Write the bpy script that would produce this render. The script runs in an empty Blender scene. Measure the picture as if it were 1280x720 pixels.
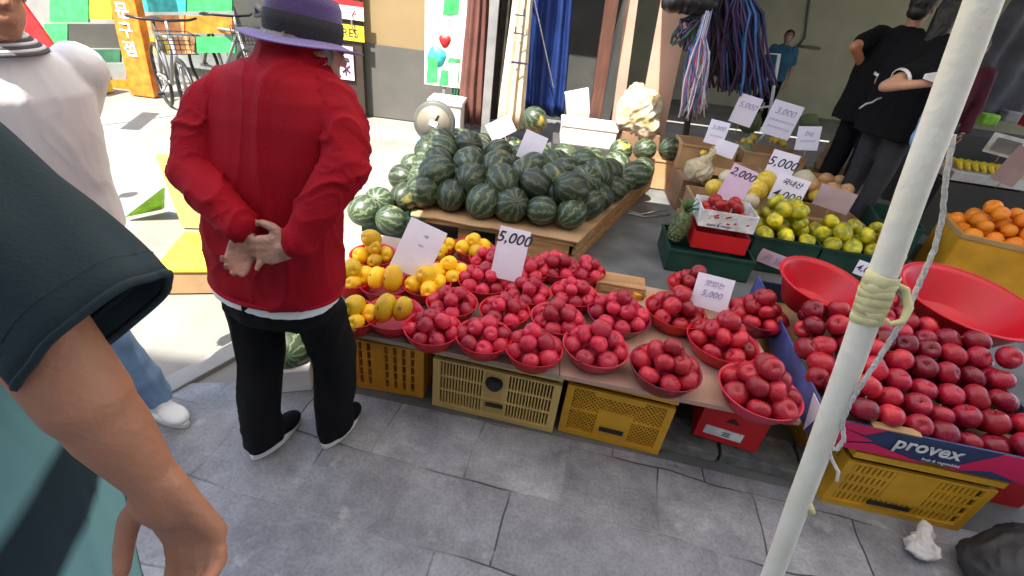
import bpy, bmesh, math, random
from mathutils import Vector, Matrix, Euler, noise
random.seed(7)
SC = bpy.context.scene
COL = SC.collection
PI = math.pi
V = Vector
rnd = random.uniform

# ------------------------------------------------------------------ camera
F = 600.0; PIT = math.radians(32.3); ROL = math.atan2(120, 940); CH = 1.6
FW = V((0, math.cos(PIT), -math.sin(PIT))); U0 = V((0, math.sin(PIT), math.cos(PIT))); R0 = V((1, 0, 0))
CR = math.cos(ROL)*R0 + math.sin(ROL)*U0
CU = -math.sin(ROL)*R0 + math.cos(ROL)*U0
CC = V((0, 0, CH))
def ray(x, y): return FW + CR*((x-640)/F) + CU*((360-y)/F)
def at(x, y, z=0.0):
    d = ray(x, y); return CC + d*((z-CH)/d.z)
def aty(x, y, Y):
    d = ray(x, y); return CC + d*(Y/d.y)
def atd(x, y, dist): return CC + ray(x, y)*dist
def ydepth(p): return (p-CC).dot(FW)

cam = bpy.data.cameras.new('camera'); camo = bpy.data.objects.new('camera', cam); COL.objects.link(camo)
m = Matrix.Identity(4)
for i in range(3):
    m[i][0] = CR[i]; m[i][1] = CU[i]; m[i][2] = -FW[i]; m[i][3] = CC[i]
camo.matrix_world = m
cam.sensor_width = 36; cam.lens = F/1280*36; cam.clip_start = 0.05; cam.clip_end = 500
SC.camera = camo

# ------------------------------------------------------------------ materials
def nt(name):
    m = bpy.data.materials.new(name); m.use_nodes = True
    t = m.node_tree; return m, t, t.nodes, t.links, t.nodes['Principled BSDF']
def mat(name, col, rough=.6, var=.25, scale=6.0, bump=.1, bscale=40.0, col2=None, spec=.5, metal=0, rand=0.0, trans=0.0, coat=0.0, detail=4.0, stretch=None, sheen=0.0, sub=0.0, alpha=1.0):
    m, t, N, L, P = nt(name)
    tc = N.new('ShaderNodeTexCoord')
    src = tc.outputs['Object']
    if stretch:
        mp = N.new('ShaderNodeMapping'); mp.inputs['Scale'].default_value = stretch
        L.new(src, mp.inputs['Vector']); src = mp.outputs['Vector']
    n1 = N.new('ShaderNodeTexNoise'); n1.inputs['Scale'].default_value = scale; n1.inputs['Detail'].default_value = detail
    L.new(src, n1.inputs['Vector'])
    ramp = N.new('ShaderNodeValToRGB'); L.new(n1.outputs['Fac'], ramp.inputs['Fac'])
    c2 = col2 if col2 else tuple(min(1, c*(1+var)) for c in col)
    c1 = tuple(c*(1-var) for c in col) if not col2 else col
    ramp.color_ramp.elements[0].position = .32; ramp.color_ramp.elements[1].position = .68
    ramp.color_ramp.elements[0].color = (*c1, 1); ramp.color_ramp.elements[1].color = (*c2, 1)
    out = ramp.outputs['Color']
    if rand:
        oi = N.new('ShaderNodeObjectInfo'); hs = N.new('ShaderNodeHueSaturation')
        mr = N.new('ShaderNodeMapRange'); mr.inputs['To Min'].default_value = 1-rand; mr.inputs['To Max'].default_value = 1+rand
        L.new(oi.outputs['Random'], mr.inputs['Value']); L.new(mr.outputs['Result'], hs.inputs['Value'])
        mh = N.new('ShaderNodeMapRange'); mh.inputs['To Min'].default_value = .5-rand*.03; mh.inputs['To Max'].default_value = .5+rand*.03
        ml = N.new('ShaderNodeMath'); ml.operation = 'FRACT'; mm = N.new('ShaderNodeMath'); mm.operation = 'MULTIPLY'; mm.inputs[1].default_value = 7.31
        L.new(oi.outputs['Random'], mm.inputs[0]); L.new(mm.outputs[0], ml.inputs[0]); L.new(ml.outputs[0], mh.inputs['Value'])
        L.new(mh.outputs['Result'], hs.inputs['Hue'])
        L.new(out, hs.inputs['Color']); out = hs.outputs['Color']
    L.new(out, P.inputs['Base Color'])
    P.inputs['Roughness'].default_value = rough; P.inputs['Metallic'].default_value = metal
    P.inputs['Specular IOR Level'].default_value = spec
    P.inputs['Coat Weight'].default_value = coat; P.inputs['Coat Roughness'].default_value = .15
    P.inputs['Sheen Weight'].default_value = sheen
    if sub:
        P.inputs['Subsurface Weight'].default_value = sub; P.inputs['Subsurface Scale'].default_value = .01
        P.inputs['Subsurface Radius'].default_value = (1, .4, .25)
    if alpha < 1: P.inputs['Alpha'].default_value = alpha
    if bump:
        n2 = N.new('ShaderNodeTexNoise'); n2.inputs['Scale'].default_value = bscale; n2.inputs['Detail'].default_value = 5
        L.new(src, n2.inputs['Vector'])
        b = N.new('ShaderNodeBump'); b.inputs['Strength'].default_value = bump; b.inputs['Distance'].default_value = .01
        L.new(n2.outputs['Fac'], b.inputs['Height']); L.new(b.outputs['Normal'], P.inputs['Normal'])
    if trans:
        tr = N.new('ShaderNodeBsdfTranslucent'); L.new(out, tr.inputs['Color'])
        mx = N.new('ShaderNodeMixShader'); mx.inputs[0].default_value = trans
        o = N['Material Output']; L.new(P.outputs[0], mx.inputs[1]); L.new(tr.outputs[0], mx.inputs[2]); L.new(mx.outputs[0], o.inputs['Surface'])
    return m

M = {}
M['jacket'] = mat('jacket', (.30, .001, .010), .8, .10, 3, .3, 220, spec=.2)
M['white_cloth'] = mat('white_cloth', (.76, .76, .77), .85, .03, 5, .05, 200)
M['black_cloth'] = mat('black_cloth', (.005, .005, .006), .9, .3, 4, .25, 150, spec=.2)
M['dark_green_cloth'] = mat('dark_green_cloth', (.012, .030, .037), .85, .2, 3, .22, 260)
M['grey_cloth'] = mat('grey_cloth', (.10, .10, .11), .9, .25, 4, .3, 120)
M['charcoal'] = mat('charcoal', (.025, .025, .028), .9, .3, 5, .3, 120)
M['denim'] = mat('denim', (.22, .36, .55), .9, .3, 8, .3, 200)
M['maroon_cloth'] = mat('maroon_cloth', (.10, .012, .03), .85, .3, 6, .2, 120)
M['blue_cloth'] = mat('blue_cloth', (.03, .12, .20), .85, .3, 6, .2, 120)
M['skin'] = mat('skin', (.44, .20, .115), .5, .14, 7, .25, 90, sub=.12)
M['skin_light'] = mat('skin_light', (.52, .27, .17), .5, .10, 9, .2, 110, sub=.12)
M['skin_old'] = mat('skin_old', (.46, .24, .17), .55, .22, 30, .5, 110, sub=.1)
M['hair'] = mat('hair', (.012, .010, .009), .5, .4, 30, .5, 80, stretch=(1, 1, .15))
M['grey_hair'] = mat('grey_hair', (.20, .19, .18), .6, .4, 40, .5, 80, stretch=(1, 1, .15))
M['purple_felt'] = mat('purple_felt', (.06, .035, .13), .9, .2, 8, .3, 200, sheen=.3)
M['purple_light'] = mat('purple_light', (.17, .115, .33), .9, .15, 8, .3, 200, sheen=.3)
M['black_felt'] = mat('black_felt', (.010, .008, .012), .8, .4, 8, .3, 200)
M['rubber_white'] = mat('rubber_white', (.70, .69, .66), .6, .12, 14, .1, 60)
M['bowl_red'] = mat('bowl_red', (.62, .008, .018), .32, .10, 4, .05, 30, rand=.16, trans=.12)
M['bowl_pink'] = mat('bowl_pink', (.66, .05, .10), .32, .15, 4, .05, 30, rand=.1, trans=.15)
M['bowl_wine'] = mat('bowl_wine', (.22, .006, .035), .3, .12, 4, .05, 30)
M['basin'] = mat('basin', (.58, .006, .020), .35, .14, 3, .05, 12, trans=.12)
M['crate_yellow'] = mat('crate_yellow', (.66, .33, .018), .55, .22, 4, .15, 30, rand=.08)
M['crate_cream'] = mat('crate_cream', (.60, .40, .13), .6, .15, 4, .15, 30)
M['crate_orange'] = mat('crate_orange', (.62, .25, .012), .55, .25, 5, .15, 30)
M['crate_green'] = mat('crate_green', (.012, .05, .035), .45, .3, 4, .1, 30)
M['black_plastic'] = mat('black_plastic', (.012, .012, .014), .4, .3, 6, .1, 30)
M['dark_bag'] = mat('dark_bag', (.03, .03, .033), .6, .35, 6, .5, 25)
M['kraft'] = mat('kraft', (.42, .26, .13), .85, .16, 5, .15, 60, rand=.1)
M['kraft_dark'] = mat('kraft_dark', (.24, .14, .08), .85, .2, 5, .2, 60)
M['board'] = mat('board', (.28, .20, .16), .8, .3, 4, .25, 50, col2=(.42, .34, .28))
M['wood'] = mat('wood', (.40, .22, .09), .8, .3, 3, .3, 30, stretch=(1, 9, 9))
M['brown_wood'] = mat('brown_wood', (.09, .035, .022), .6, .3, 4, .2, 30, stretch=(6, 6, .8))
M['tan_board'] = mat('tan_board', (.50, .32, .24), .8, .15, 2, .2, 20)
M['styrofoam'] = mat('styrofoam', (.62, .60, .58), .9, .10, 8, .3, 90)
M['card'] = mat('card', (.76, .72, .82), .85, .04, 6, .03, 60)
M['card_pink'] = mat('card_pink', (.66, .46, .60), .85, .06, 6, .03, 60)
M['card_brown'] = mat('card_brown', (.42, .30, .30), .85, .1, 6, .03, 60)
M['ink'] = mat('ink', (.03, .025, .06), .7, .1, 6, 0)
M['ink_faint'] = mat('ink_faint', (.32, .27, .46), .8, .25, 20, 0)
M['red_card'] = mat('red_card', (.58, .008, .012), .6, .12, 4, .05, 50)
M['navy'] = mat('navy', (.025, .045, .12), .55, .15, 5, .05, 50)
M['navy_shine'] = mat('navy_shine', (.07, .09, .28), .4, .4, 9, .05, 50)
M['magenta'] = mat('magenta', (.68, .012, .10), .55, .08, 5, .05, 50)
M['white_paint'] = mat('white_paint', (.80, .79, .76), .5, .04, 8, .06, 30)
M['pole_white'] = mat('pole_white', (.84, .79, .64), .5, .08, 9, .3, 45, col2=(.90, .87, .76))
M['tape'] = mat('tape', (.72, .66, .34), .5, .12, 12, .2, 60)
M['rope'] = mat('rope', (.72, .70, .66), .9, .15, 60, .6, 200)
M['scale_grey'] = mat('scale_grey', (.10, .10, .085), .5, .2, 6, .1, 40)
M['scale_face'] = mat('scale_face', (.20, .18, .14), .5, .2, 6, .1, 40)
M['steel'] = mat('steel', (.45, .45, .46), .35, .2, 10, .1, 60, metal=.8)
M['grey_metal'] = mat('grey_metal', (.22, .22, .22), .5, .2, 6, .1, 40)
M['blue_tray'] = mat('blue_tray', (.20, .34, .62), .4, .15, 6, .05, 40)
M['tarp_blue'] = mat('tarp_blue', (.012, .035, .16), .55, .3, 3, .3, 25)
M['parasol_brown'] = mat('parasol_brown', (.12, .045, .035), .85, .25, 4, .3, 60)
M['parasol_dark'] = mat('parasol_dark', (.035, .032, .022), .85, .4, 10, .4, 60)
M['parasol_cream'] = mat('parasol_cream', (.55, .46, .33), .85, .12, 4, .2, 60)
M['green_cloth'] = mat('green_cloth', (.02, .10, .05), .7, .4, 6, .3, 40)
M['wall_shop'] = mat('wall_shop', (.62, .62, .47), .8, .10, 2, .1, 20)
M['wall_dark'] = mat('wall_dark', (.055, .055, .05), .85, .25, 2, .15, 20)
M['wall_tan'] = mat('wall_tan', (.26, .185, .09), .85, .10, 2, .1, 20)
M['wall_wainscot'] = mat('wall_wainscot', (.10, .095, .085), .8, .15, 2, .1, 20)
M['facade'] = mat('facade', (.45, .42, .38), .85, .12, 1, .15, 12)
M['door_dark'] = mat('door_dark', (.035, .022, .016), .5, .3, 3, .1, 20)
M['glass'] = mat('glass', (.25, .28, .27), .15, .3, 2, 0)
M['sign_green'] = mat('sign_green', (.05, .42, .12), .5, .35, 11, 0, detail=8)
M['sign_lime'] = mat('sign_lime', (.28, .62, .04), .6, .35, 11, 0, detail=8)
M['sign_cyan'] = mat('sign_cyan', (.05, .50, .50), .5, .35, 11, 0, detail=8)
M['sign_orange'] = mat('sign_orange', (.72, .20, .02), .5, .35, 11, 0, detail=8)
M['sign_peach'] = mat('sign_peach', (.65, .30, .12), .5, .35, 11, 0, detail=8)
M['sign_yellow'] = mat('sign_yellow', (.75, .60, .03), .5, .35, 11, 0, detail=8)
M['sign_red'] = mat('sign_red', (.60, .02, .02), .5, .35, 11, 0, detail=8)
M['sign_white'] = mat('sign_white', (.75, .75, .73), .5, .35, 11, 0, detail=8)
M['banner_cream'] = mat('banner_cream', (.62, .56, .20), .6, .12, 4, 0)
M['plum'] = None
M['awning'] = mat('awning', (.74, .68, .62), .8, .08, 1, .15, 8, trans=.45)
M['awning_dark'] = mat('awning_dark', (.30, .30, .32), .8, .1, 1, .15, 8, trans=.1)
M['stem'] = mat('stem', (.12, .09, .03), .8, .3, 20, .1, 60)
M['leaf'] = mat('leaf', (.06, .14, .03), .6, .35, 12, .1, 60, rand=.2)
M['melon_yellow'] = mat('melon_yellow', (.72, .50, .05), .4, .15, 5, .1, 40, rand=.15)
M['melon_cream'] = mat('melon_cream', (.66, .58, .38), .5, .12, 9, .15, 40, rand=.12)
M['netted'] = mat('netted', (.14, .18, .07), .7, .5, 45, .5, 60, rand=.15)
M['orange'] = mat('orange', (.85, .26, .012), .4, .10, 6, .3, 160, rand=.12)
M['lime'] = mat('lime', (.16, .20, .012), .38, .3, 1.1, .15, 120, col2=(.80, .66, .02), rand=.35, detail=2)
M['onion'] = mat('onion', (.60, .34, .14), .45, .25, 8, .1, 40, rand=.15)
M['banana'] = mat('banana', (.80, .62, .03), .5, .12, 6, .05, 40)
M['plastic_clear'] = mat('plastic_clear', (.62, .48, .20), .2, .35, 9, 1.0, 22, col2=(.78, .74, .66), alpha=.62)
M['net_stuff'] = mat('net_stuff', (.55, .42, .05), .8, .3, 12, .5, 40, col2=(.60, .30, .24))
M['pink_string'] = mat('pink_string', (.72, .22, .42), .5, .2, 8, 0, rand=.1)
M['white_string'] = mat('white_string', (.75, .72, .75), .5, .1, 8, 0)
M['blue_string'] = mat('blue_string', (.05, .16, .40), .5, .3, 8, 0)
M['purple_string'] = mat('purple_string', (.07, .04, .12), .5, .3, 8, 0)
M['dark_net'] = mat('dark_net', (.035, .025, .022), .8, .3, 12, .4, 50)
M['concrete'] = mat('concrete', (.26, .255, .24), .9, .15, 3, .25, 40)
M['lit_street'] = mat('street_concrete', (.17, .16, .135), .9, .3, 1.6, .35, 30, col2=(.27, .255, .22), detail=9)
M['alley'] = mat('alley_concrete', (.125, .13, .125), .75, .35, 3, .4, 25)
M['teal_print'] = None

def mat_fruit(name, base, light, streak, rough=.25, scale=5):
    """skin of a plum or an apple: a blush of light colour, fine streaks, pale dots"""
    m, t, N, L, P = nt(name)
    tc = N.new('ShaderNodeTexCoord'); oi = N.new('ShaderNodeObjectInfo')
    ad = N.new('ShaderNodeVectorMath'); ad.operation = 'ADD'
    cb = N.new('ShaderNodeCombineXYZ'); mu = N.new('ShaderNodeMath'); mu.operation = 'MULTIPLY'; mu.inputs[1].default_value = 37
    L.new(oi.outputs['Random'], mu.inputs[0]); L.new(mu.outputs[0], cb.inputs[0]); L.new(mu.outputs[0], cb.inputs[2])
    L.new(tc.outputs['Generated'], ad.inputs[0]); L.new(cb.outputs[0], ad.inputs[1])
    n = N.new('ShaderNodeTexNoise'); n.inputs['Scale'].default_value = 1.3; n.inputs['Detail'].default_value = 3; L.new(ad.outputs[0], n.inputs['Vector'])
    mp = N.new('ShaderNodeMapping'); mp.inputs['Scale'].default_value = (14, 14, 1.2); L.new(ad.outputs[0], mp.inputs['Vector'])
    n2 = N.new('ShaderNodeTexNoise'); n2.inputs['Scale'].default_value = 1.5; n2.inputs['Detail'].default_value = 4; L.new(mp.outputs[0], n2.inputs['Vector'])
    r = N.new('ShaderNodeValToRGB'); r.color_ramp.elements[0].position = .42; r.color_ramp.elements[1].position = .75
    r.color_ramp.elements[0].color = (*base, 1); r.color_ramp.elements[1].color = (*light, 1); L.new(n.outputs['Fac'], r.inputs['Fac'])
    r2 = N.new('ShaderNodeValToRGB'); r2.color_ramp.elements[0].position = .45; r2.color_ramp.elements[1].position = .72; L.new(n2.outputs['Fac'], r2.inputs['Fac'])
    mx = N.new('ShaderNodeMixRGB'); mx.inputs[2].default_value = (*streak, 1); L.new(r.outputs[0], mx.inputs[1])
    ms = N.new('ShaderNodeMath'); ms.operation = 'MULTIPLY'; ms.inputs[1].default_value = .32; L.new(r2.outputs[0], ms.inputs[0]); L.new(ms.outputs[0], mx.inputs[0])
    hs = N.new('ShaderNodeHueSaturation'); mr = N.new('ShaderNodeMapRange'); mr.inputs['To Min'].default_value = .62; mr.inputs['To Max'].default_value = 1.35
    L.new(oi.outputs['Random'], mr.inputs['Value']); L.new(mr.outputs[0], hs.inputs['Value']); L.new(mx.outputs[0], hs.inputs['Color'])
    vo = N.new('ShaderNodeTexVoronoi'); vo.inputs['Scale'].default_value = 16; L.new(ad.outputs[0], vo.inputs['Vector'])
    lt = N.new('ShaderNodeMath'); lt.operation = 'LESS_THAN'; lt.inputs[1].default_value = .10; L.new(vo.outputs['Distance'], lt.inputs[0])
    l2 = N.new('ShaderNodeMath'); l2.operation = 'MULTIPLY'; l2.inputs[1].default_value = .22; L.new(lt.outputs[0], l2.inputs[0])
    m3 = N.new('ShaderNodeMixRGB'); m3.inputs[2].default_value = (.7, .42, .25, 1); L.new(l2.outputs[0], m3.inputs[0]); L.new(hs.outputs[0], m3.inputs[1])
    L.new(m3.outputs[0], P.inputs['Base Color'])
    P.inputs['Roughness'].default_value = rough; P.inputs['Coat Weight'].default_value = .12; P.inputs['Coat Roughness'].default_value = .12; P.inputs['Specular IOR Level'].default_value = .38
    b = N.new('ShaderNodeBump'); b.inputs['Strength'].default_value = .12; b.inputs['Distance'].default_value = .004; L.new(n2.outputs['Fac'], b.inputs['Height']); L.new(b.outputs[0], P.inputs['Normal'])
    return m
M['plum'] = mat_fruit('plum_skin', (.42, .004, .034), (.66, .045, .085), (.66, .12, .10), .40)
M['apple'] = mat_fruit('apple_skin', (.31, .003, .022), (.58, .024, .04), (.56, .10, .06), .28)
M['apple_dark'] = mat_fruit('apple_dark_skin', (.19, .002, .020), (.42, .010, .034), (.44, .06, .05), .24)
M['mango'] = mat_fruit('mango_skin', (.90, .58, .012), (.88, .40, .02), (.92, .72, .08), .45)
M['strawberry'] = mat_fruit('box_apple_skin', (.36, .005, .012), (.56, .03, .03), (.5, .1, .05), .35)

def mat_watermelon():
    m, t, N, L, P = nt('watermelon_skin')
    tc = N.new('ShaderNodeTexCoord'); oi = N.new('ShaderNodeObjectInfo')
    mp = N.new('ShaderNodeMapping'); mp.inputs['Location'].default_value = (-.5, -.5, -.5); L.new(tc.outputs['Generated'], mp.inputs['Vector'])
    sp = N.new('ShaderNodeSeparateXYZ'); L.new(mp.outputs[0], sp.inputs[0])
    at2 = N.new('ShaderNodeMath'); at2.operation = 'ARCTAN2'; L.new(sp.outputs[1], at2.inputs[0]); L.new(sp.outputs[0], at2.inputs[1])
    cb = N.new('ShaderNodeCombineXYZ'); mu = N.new('ShaderNodeMath'); mu.operation = 'MULTIPLY'; mu.inputs[1].default_value = 51; L.new(oi.outputs['Random'], mu.inputs[0]); L.new(mu.outputs[0], cb.inputs[0])
    ad = N.new('ShaderNodeVectorMath'); L.new(mp.outputs[0], ad.inputs[0]); L.new(cb.outputs[0], ad.inputs[1])
    n = N.new('ShaderNodeTexNoise'); n.inputs['Scale'].default_value = 7; n.inputs['Detail'].default_value = 4; L.new(ad.outputs[0], n.inputs['Vector'])
    a = N.new('ShaderNodeMath'); a.operation = 'MULTIPLY'; a.inputs[1].default_value = 11; L.new(at2.outputs[0], a.inputs[0])
    b = N.new('ShaderNodeMath'); b.operation = 'MULTIPLY'; b.inputs[1].default_value = 9; L.new(n.outputs['Fac'], b.inputs[0])
    c = N.new('ShaderNodeMath'); c.operation = 'ADD'; L.new(a.outputs[0], c.inputs[0]); L.new(b.outputs[0], c.inputs[1])
    s = N.new('ShaderNodeMath'); s.operation = 'SINE'; L.new(c.outputs[0], s.inputs[0])
    r = N.new('ShaderNodeValToRGB'); e = r.color_ramp.elements
    e[0].position = .0; e[0].color = (.070, .095, .048, 1); e[1].position = .30; e[1].color = (.024, .036, .020, 1)
    k = r.color_ramp.elements.new(.08); k.color = (.12, .155, .075, 1)
    k2 = r.color_ramp.elements.new(.17); k2.color = (.055, .08, .038, 1)
    mr = N.new('ShaderNodeMapRange'); mr.inputs['From Min'].default_value = -1; L.new(s.outputs[0], mr.inputs['Value'])
    L.new(mr.outputs[0], r.inputs['Fac'])
    n3 = N.new('ShaderNodeTexNoise'); n3.inputs['Scale'].default_value = 1.6; L.new(ad.outputs[0], n3.inputs['Vector'])
    r3 = N.new('ShaderNodeValToRGB'); r3.color_ramp.elements[0].position = .68; r3.color_ramp.elements[1].position = .78; L.new(n3.outputs['Fac'], r3.inputs['Fac'])
    my = N.new('ShaderNodeMixRGB'); my.inputs[2].default_value = (.40, .33, .05, 1); L.new(r3.outputs[0], my.inputs[0]); L.new(r.outputs[0], my.inputs[1])
    hs = N.new('ShaderNodeHueSaturation'); m2 = N.new('ShaderNodeMapRange'); m2.inputs['To Min'].default_value = .7; m2.inputs['To Max'].default_value = 1.55
    L.new(oi.outputs['Random'], m2.inputs['Value']); L.new(m2.outputs[0], hs.inputs['Value']); L.new(my.outputs[0], hs.inputs['Color'])
    L.new(hs.outputs[0], P.inputs['Base Color']); P.inputs['Roughness'].default_value = .42
    bp = N.new('ShaderNodeBump'); bp.inputs['Strength'].default_value = .15; bp.inputs['Distance'].default_value = .01; L.new(n.outputs['Fac'], bp.inputs['Height']); L.new(bp.outputs[0], P.inputs['Normal'])
    return m
M['watermelon'] = mat_watermelon()

def mat_paving():
    m, t, N, L, P = nt('paving_slabs')
    tc = N.new('ShaderNodeTexCoord')
    mp = N.new('ShaderNodeMapping'); mp.inputs['Rotation'].default_value = (0, 0, .17); mp.inputs['Location'].default_value = (.10, .045, 0)
    L.new(tc.outputs['Object'], mp.inputs['Vector'])
    nw = N.new('ShaderNodeTexNoise'); nw.inputs['Scale'].default_value = 3; L.new(mp.outputs[0], nw.inputs['Vector'])
    mv = N.new('ShaderNodeMixRGB'); mv.blend_type = 'LINEAR_LIGHT'; mv.inputs[0].default_value = .03; L.new(mp.outputs[0], mv.inputs[1]); L.new(nw.outputs['Color'], mv.inputs[2])
    br = N.new('ShaderNodeTexBrick'); L.new(mv.outputs[0], br.inputs['Vector'])
    br.inputs['Scale'].default_value = 1; br.inputs['Brick Width'].default_value = .37; br.inputs['Row Height'].default_value = .29
    br.inputs['Mortar Size'].default_value = .0045; br.inputs['Mortar Smooth'].default_value = .6
    br.inputs['Color1'].default_value = (.205, .209, .226, 1); br.inputs['Color2'].default_value = (.285, .290, .308, 1); br.inputs['Mortar'].default_value = (.255, .257, .262, 1)
    n = N.new('ShaderNodeTexNoise'); n.inputs['Scale'].default_value = 5; n.inputs['Detail'].default_value = 9; n.inputs['Roughness'].default_value = .65; L.new(tc.outputs['Object'], n.inputs['Vector'])
    r = N.new('ShaderNodeValToRGB'); r.color_ramp.elements[0].position = .3; r.color_ramp.elements[0].color = (.55, .55, .58, 1); r.color_ramp.elements[1].position = .72; r.color_ramp.elements[1].color = (1.42, 1.41, 1.38, 1)
    L.new(n.outputs['Fac'], r.inputs['Fac'])
    mu = N.new('ShaderNodeMixRGB'); mu.blend_type = 'MULTIPLY'; mu.inputs[0].default_value = 1; L.new(br.outputs['Color'], mu.inputs[1]); L.new(r.outputs[0], mu.inputs[2])
    # dark seams where the grout has washed out, pale cement smears near other joints
    n2 = N.new('ShaderNodeTexNoise'); n2.inputs['Scale'].default_value = 1.7; n2.inputs['Detail'].default_value = 2; L.new(tc.outputs['Object'], n2.inputs['Vector'])
    rr = N.new('ShaderNodeValToRGB'); rr.color_ramp.elements[0].position = .47; rr.color_ramp.elements[1].position = .55; L.new(n2.outputs['Fac'], rr.inputs['Fac'])
    dm = N.new('ShaderNodeMath'); dm.operation = 'MULTIPLY'; L.new(br.outputs['Fac'], dm.inputs[0]); L.new(rr.outputs[0], dm.inputs[1])
    mx = N.new('ShaderNodeMixRGB'); mx.inputs[2].default_value = (.045, .043, .042, 1); L.new(dm.outputs[0], mx.inputs[0]); L.new(mu.outputs[0], mx.inputs[1])
    n4 = N.new('ShaderNodeTexNoise'); n4.inputs['Scale'].default_value = 9; n4.inputs['Detail'].default_value = 6; L.new(tc.outputs['Object'], n4.inputs['Vector'])
    r4 = N.new('ShaderNodeValToRGB'); r4.color_ramp.elements[0].position = .62; r4.color_ramp.elements[1].position = .70; L.new(n4.outputs['Fac'], r4.inputs['Fac'])
    m4 = N.new('ShaderNodeMath'); m4.operation = 'MULTIPLY'; m4.inputs[1].default_value = .4; L.new(r4.outputs[0], m4.inputs[0])
    mx2 = N.new('ShaderNodeMixRGB'); mx2.inputs[2].default_value = (.46, .46, .45, 1); L.new(m4.outputs[0], mx2.inputs[0]); L.new(mx.outputs[0], mx2.inputs[1])
    L.new(mx2.outputs[0], P.inputs['Base Color'])
    rg = N.new('ShaderNodeMapRange'); rg.inputs['To Min'].default_value = .35; rg.inputs['To Max'].default_value = .75; L.new(n.outputs['Fac'], rg.inputs['Value']); L.new(rg.outputs[0], P.inputs['Roughness'])
    inv = N.new('ShaderNodeMath'); inv.operation = 'MULTIPLY_ADD'; inv.inputs[1].default_value = -.5; L.new(br.outputs['Fac'], inv.inputs[0])
    n5 = N.new('ShaderNodeTexNoise'); n5.inputs['Scale'].default_value = 28; n5.inputs['Detail'].default_value = 8; L.new(tc.outputs['Object'], n5.inputs['Vector']); L.new(n5.outputs['Fac'], inv.inputs[2])
    sp = N.new('ShaderNodeTexNoise'); sp.inputs['Scale'].default_value = 85; sp.inputs['Detail'].default_value = 3; L.new(tc.outputs['Object'], sp.inputs['Vector'])
    spr = N.new('ShaderNodeValToRGB'); spr.color_ramp.elements[0].position = .36; spr.color_ramp.elements[0].color = (.84, .84, .84, 1); spr.color_ramp.elements[1].position = .6; spr.color_ramp.elements[1].color = (1.06, 1.06, 1.06, 1); L.new(sp.outputs['Fac'], spr.inputs['Fac'])
    vg = N.new('ShaderNodeTexVoronoi'); vg.inputs['Scale'].default_value = 4.2; L.new(mv.outputs[0], vg.inputs['Vector'])
    vr = N.new('ShaderNodeValToRGB'); vr.color_ramp.elements[0].position = .025; vr.color_ramp.elements[0].color = (.45, .44, .43, 1); vr.color_ramp.elements[1].position = .045; vr.color_ramp.elements[1].color = (1, 1, 1, 1); L.new(vg.outputs['Distance'], vr.inputs['Fac'])
    k1 = N.new('ShaderNodeMixRGB'); k1.blend_type = 'MULTIPLY'; k1.inputs[0].default_value = 1; L.new(mx2.outputs[0], k1.inputs[1]); L.new(spr.outputs[0], k1.inputs[2])
    k2 = N.new('ShaderNodeMixRGB'); k2.blend_type = 'MULTIPLY'; k2.inputs[0].default_value = .8; L.new(k1.outputs[0], k2.inputs[1]); L.new(vr.outputs[0], k2.inputs[2]); L.new(k2.outputs[0], P.inputs['Base Color'])
    b = N.new('ShaderNodeBump'); b.inputs['Strength'].default_value = .6; b.inputs['Distance'].default_value = .008; L.new(inv.outputs[0], b.inputs['Height']); L.new(b.outputs[0], P.inputs['Normal'])
    return m
M['paving'] = mat_paving()
M['kerb'] = mat('kerb_granite', (.10, .10, .095), .85, .5, 14, .9, 45, col2=(.22, .215, .20))

def mat_print():
    m, t, N, L, P = nt('teal_print')
    tc = N.new('ShaderNodeTexCoord'); mp = N.new('ShaderNodeMapping'); mp.inputs['Scale'].default_value = (5, 5, 2.2); L.new(tc.outputs['Object'], mp.inputs[0])
    vo = N.new('ShaderNodeTexVoronoi'); vo.feature = 'DISTANCE_TO_EDGE'; vo.inputs['Scale'].default_value = .9; L.new(mp.outputs[0], vo.inputs['Vector'])
    r = N.new('ShaderNodeValToRGB'); r.color_ramp.elements[0].position = .10; r.color_ramp.elements[0].color = (.012, .03, .04, 1); r.color_ramp.elements[1].position = .15; r.color_ramp.elements[1].color = (.20, .42, .42, 1)
    L.new(vo.outputs['Distance'], r.inputs['Fac']); L.new(r.outputs[0], P.inputs['Base Color']); P.inputs['Roughness'].default_value = .8
    return m
M['teal_print'] = mat_print()

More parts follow.
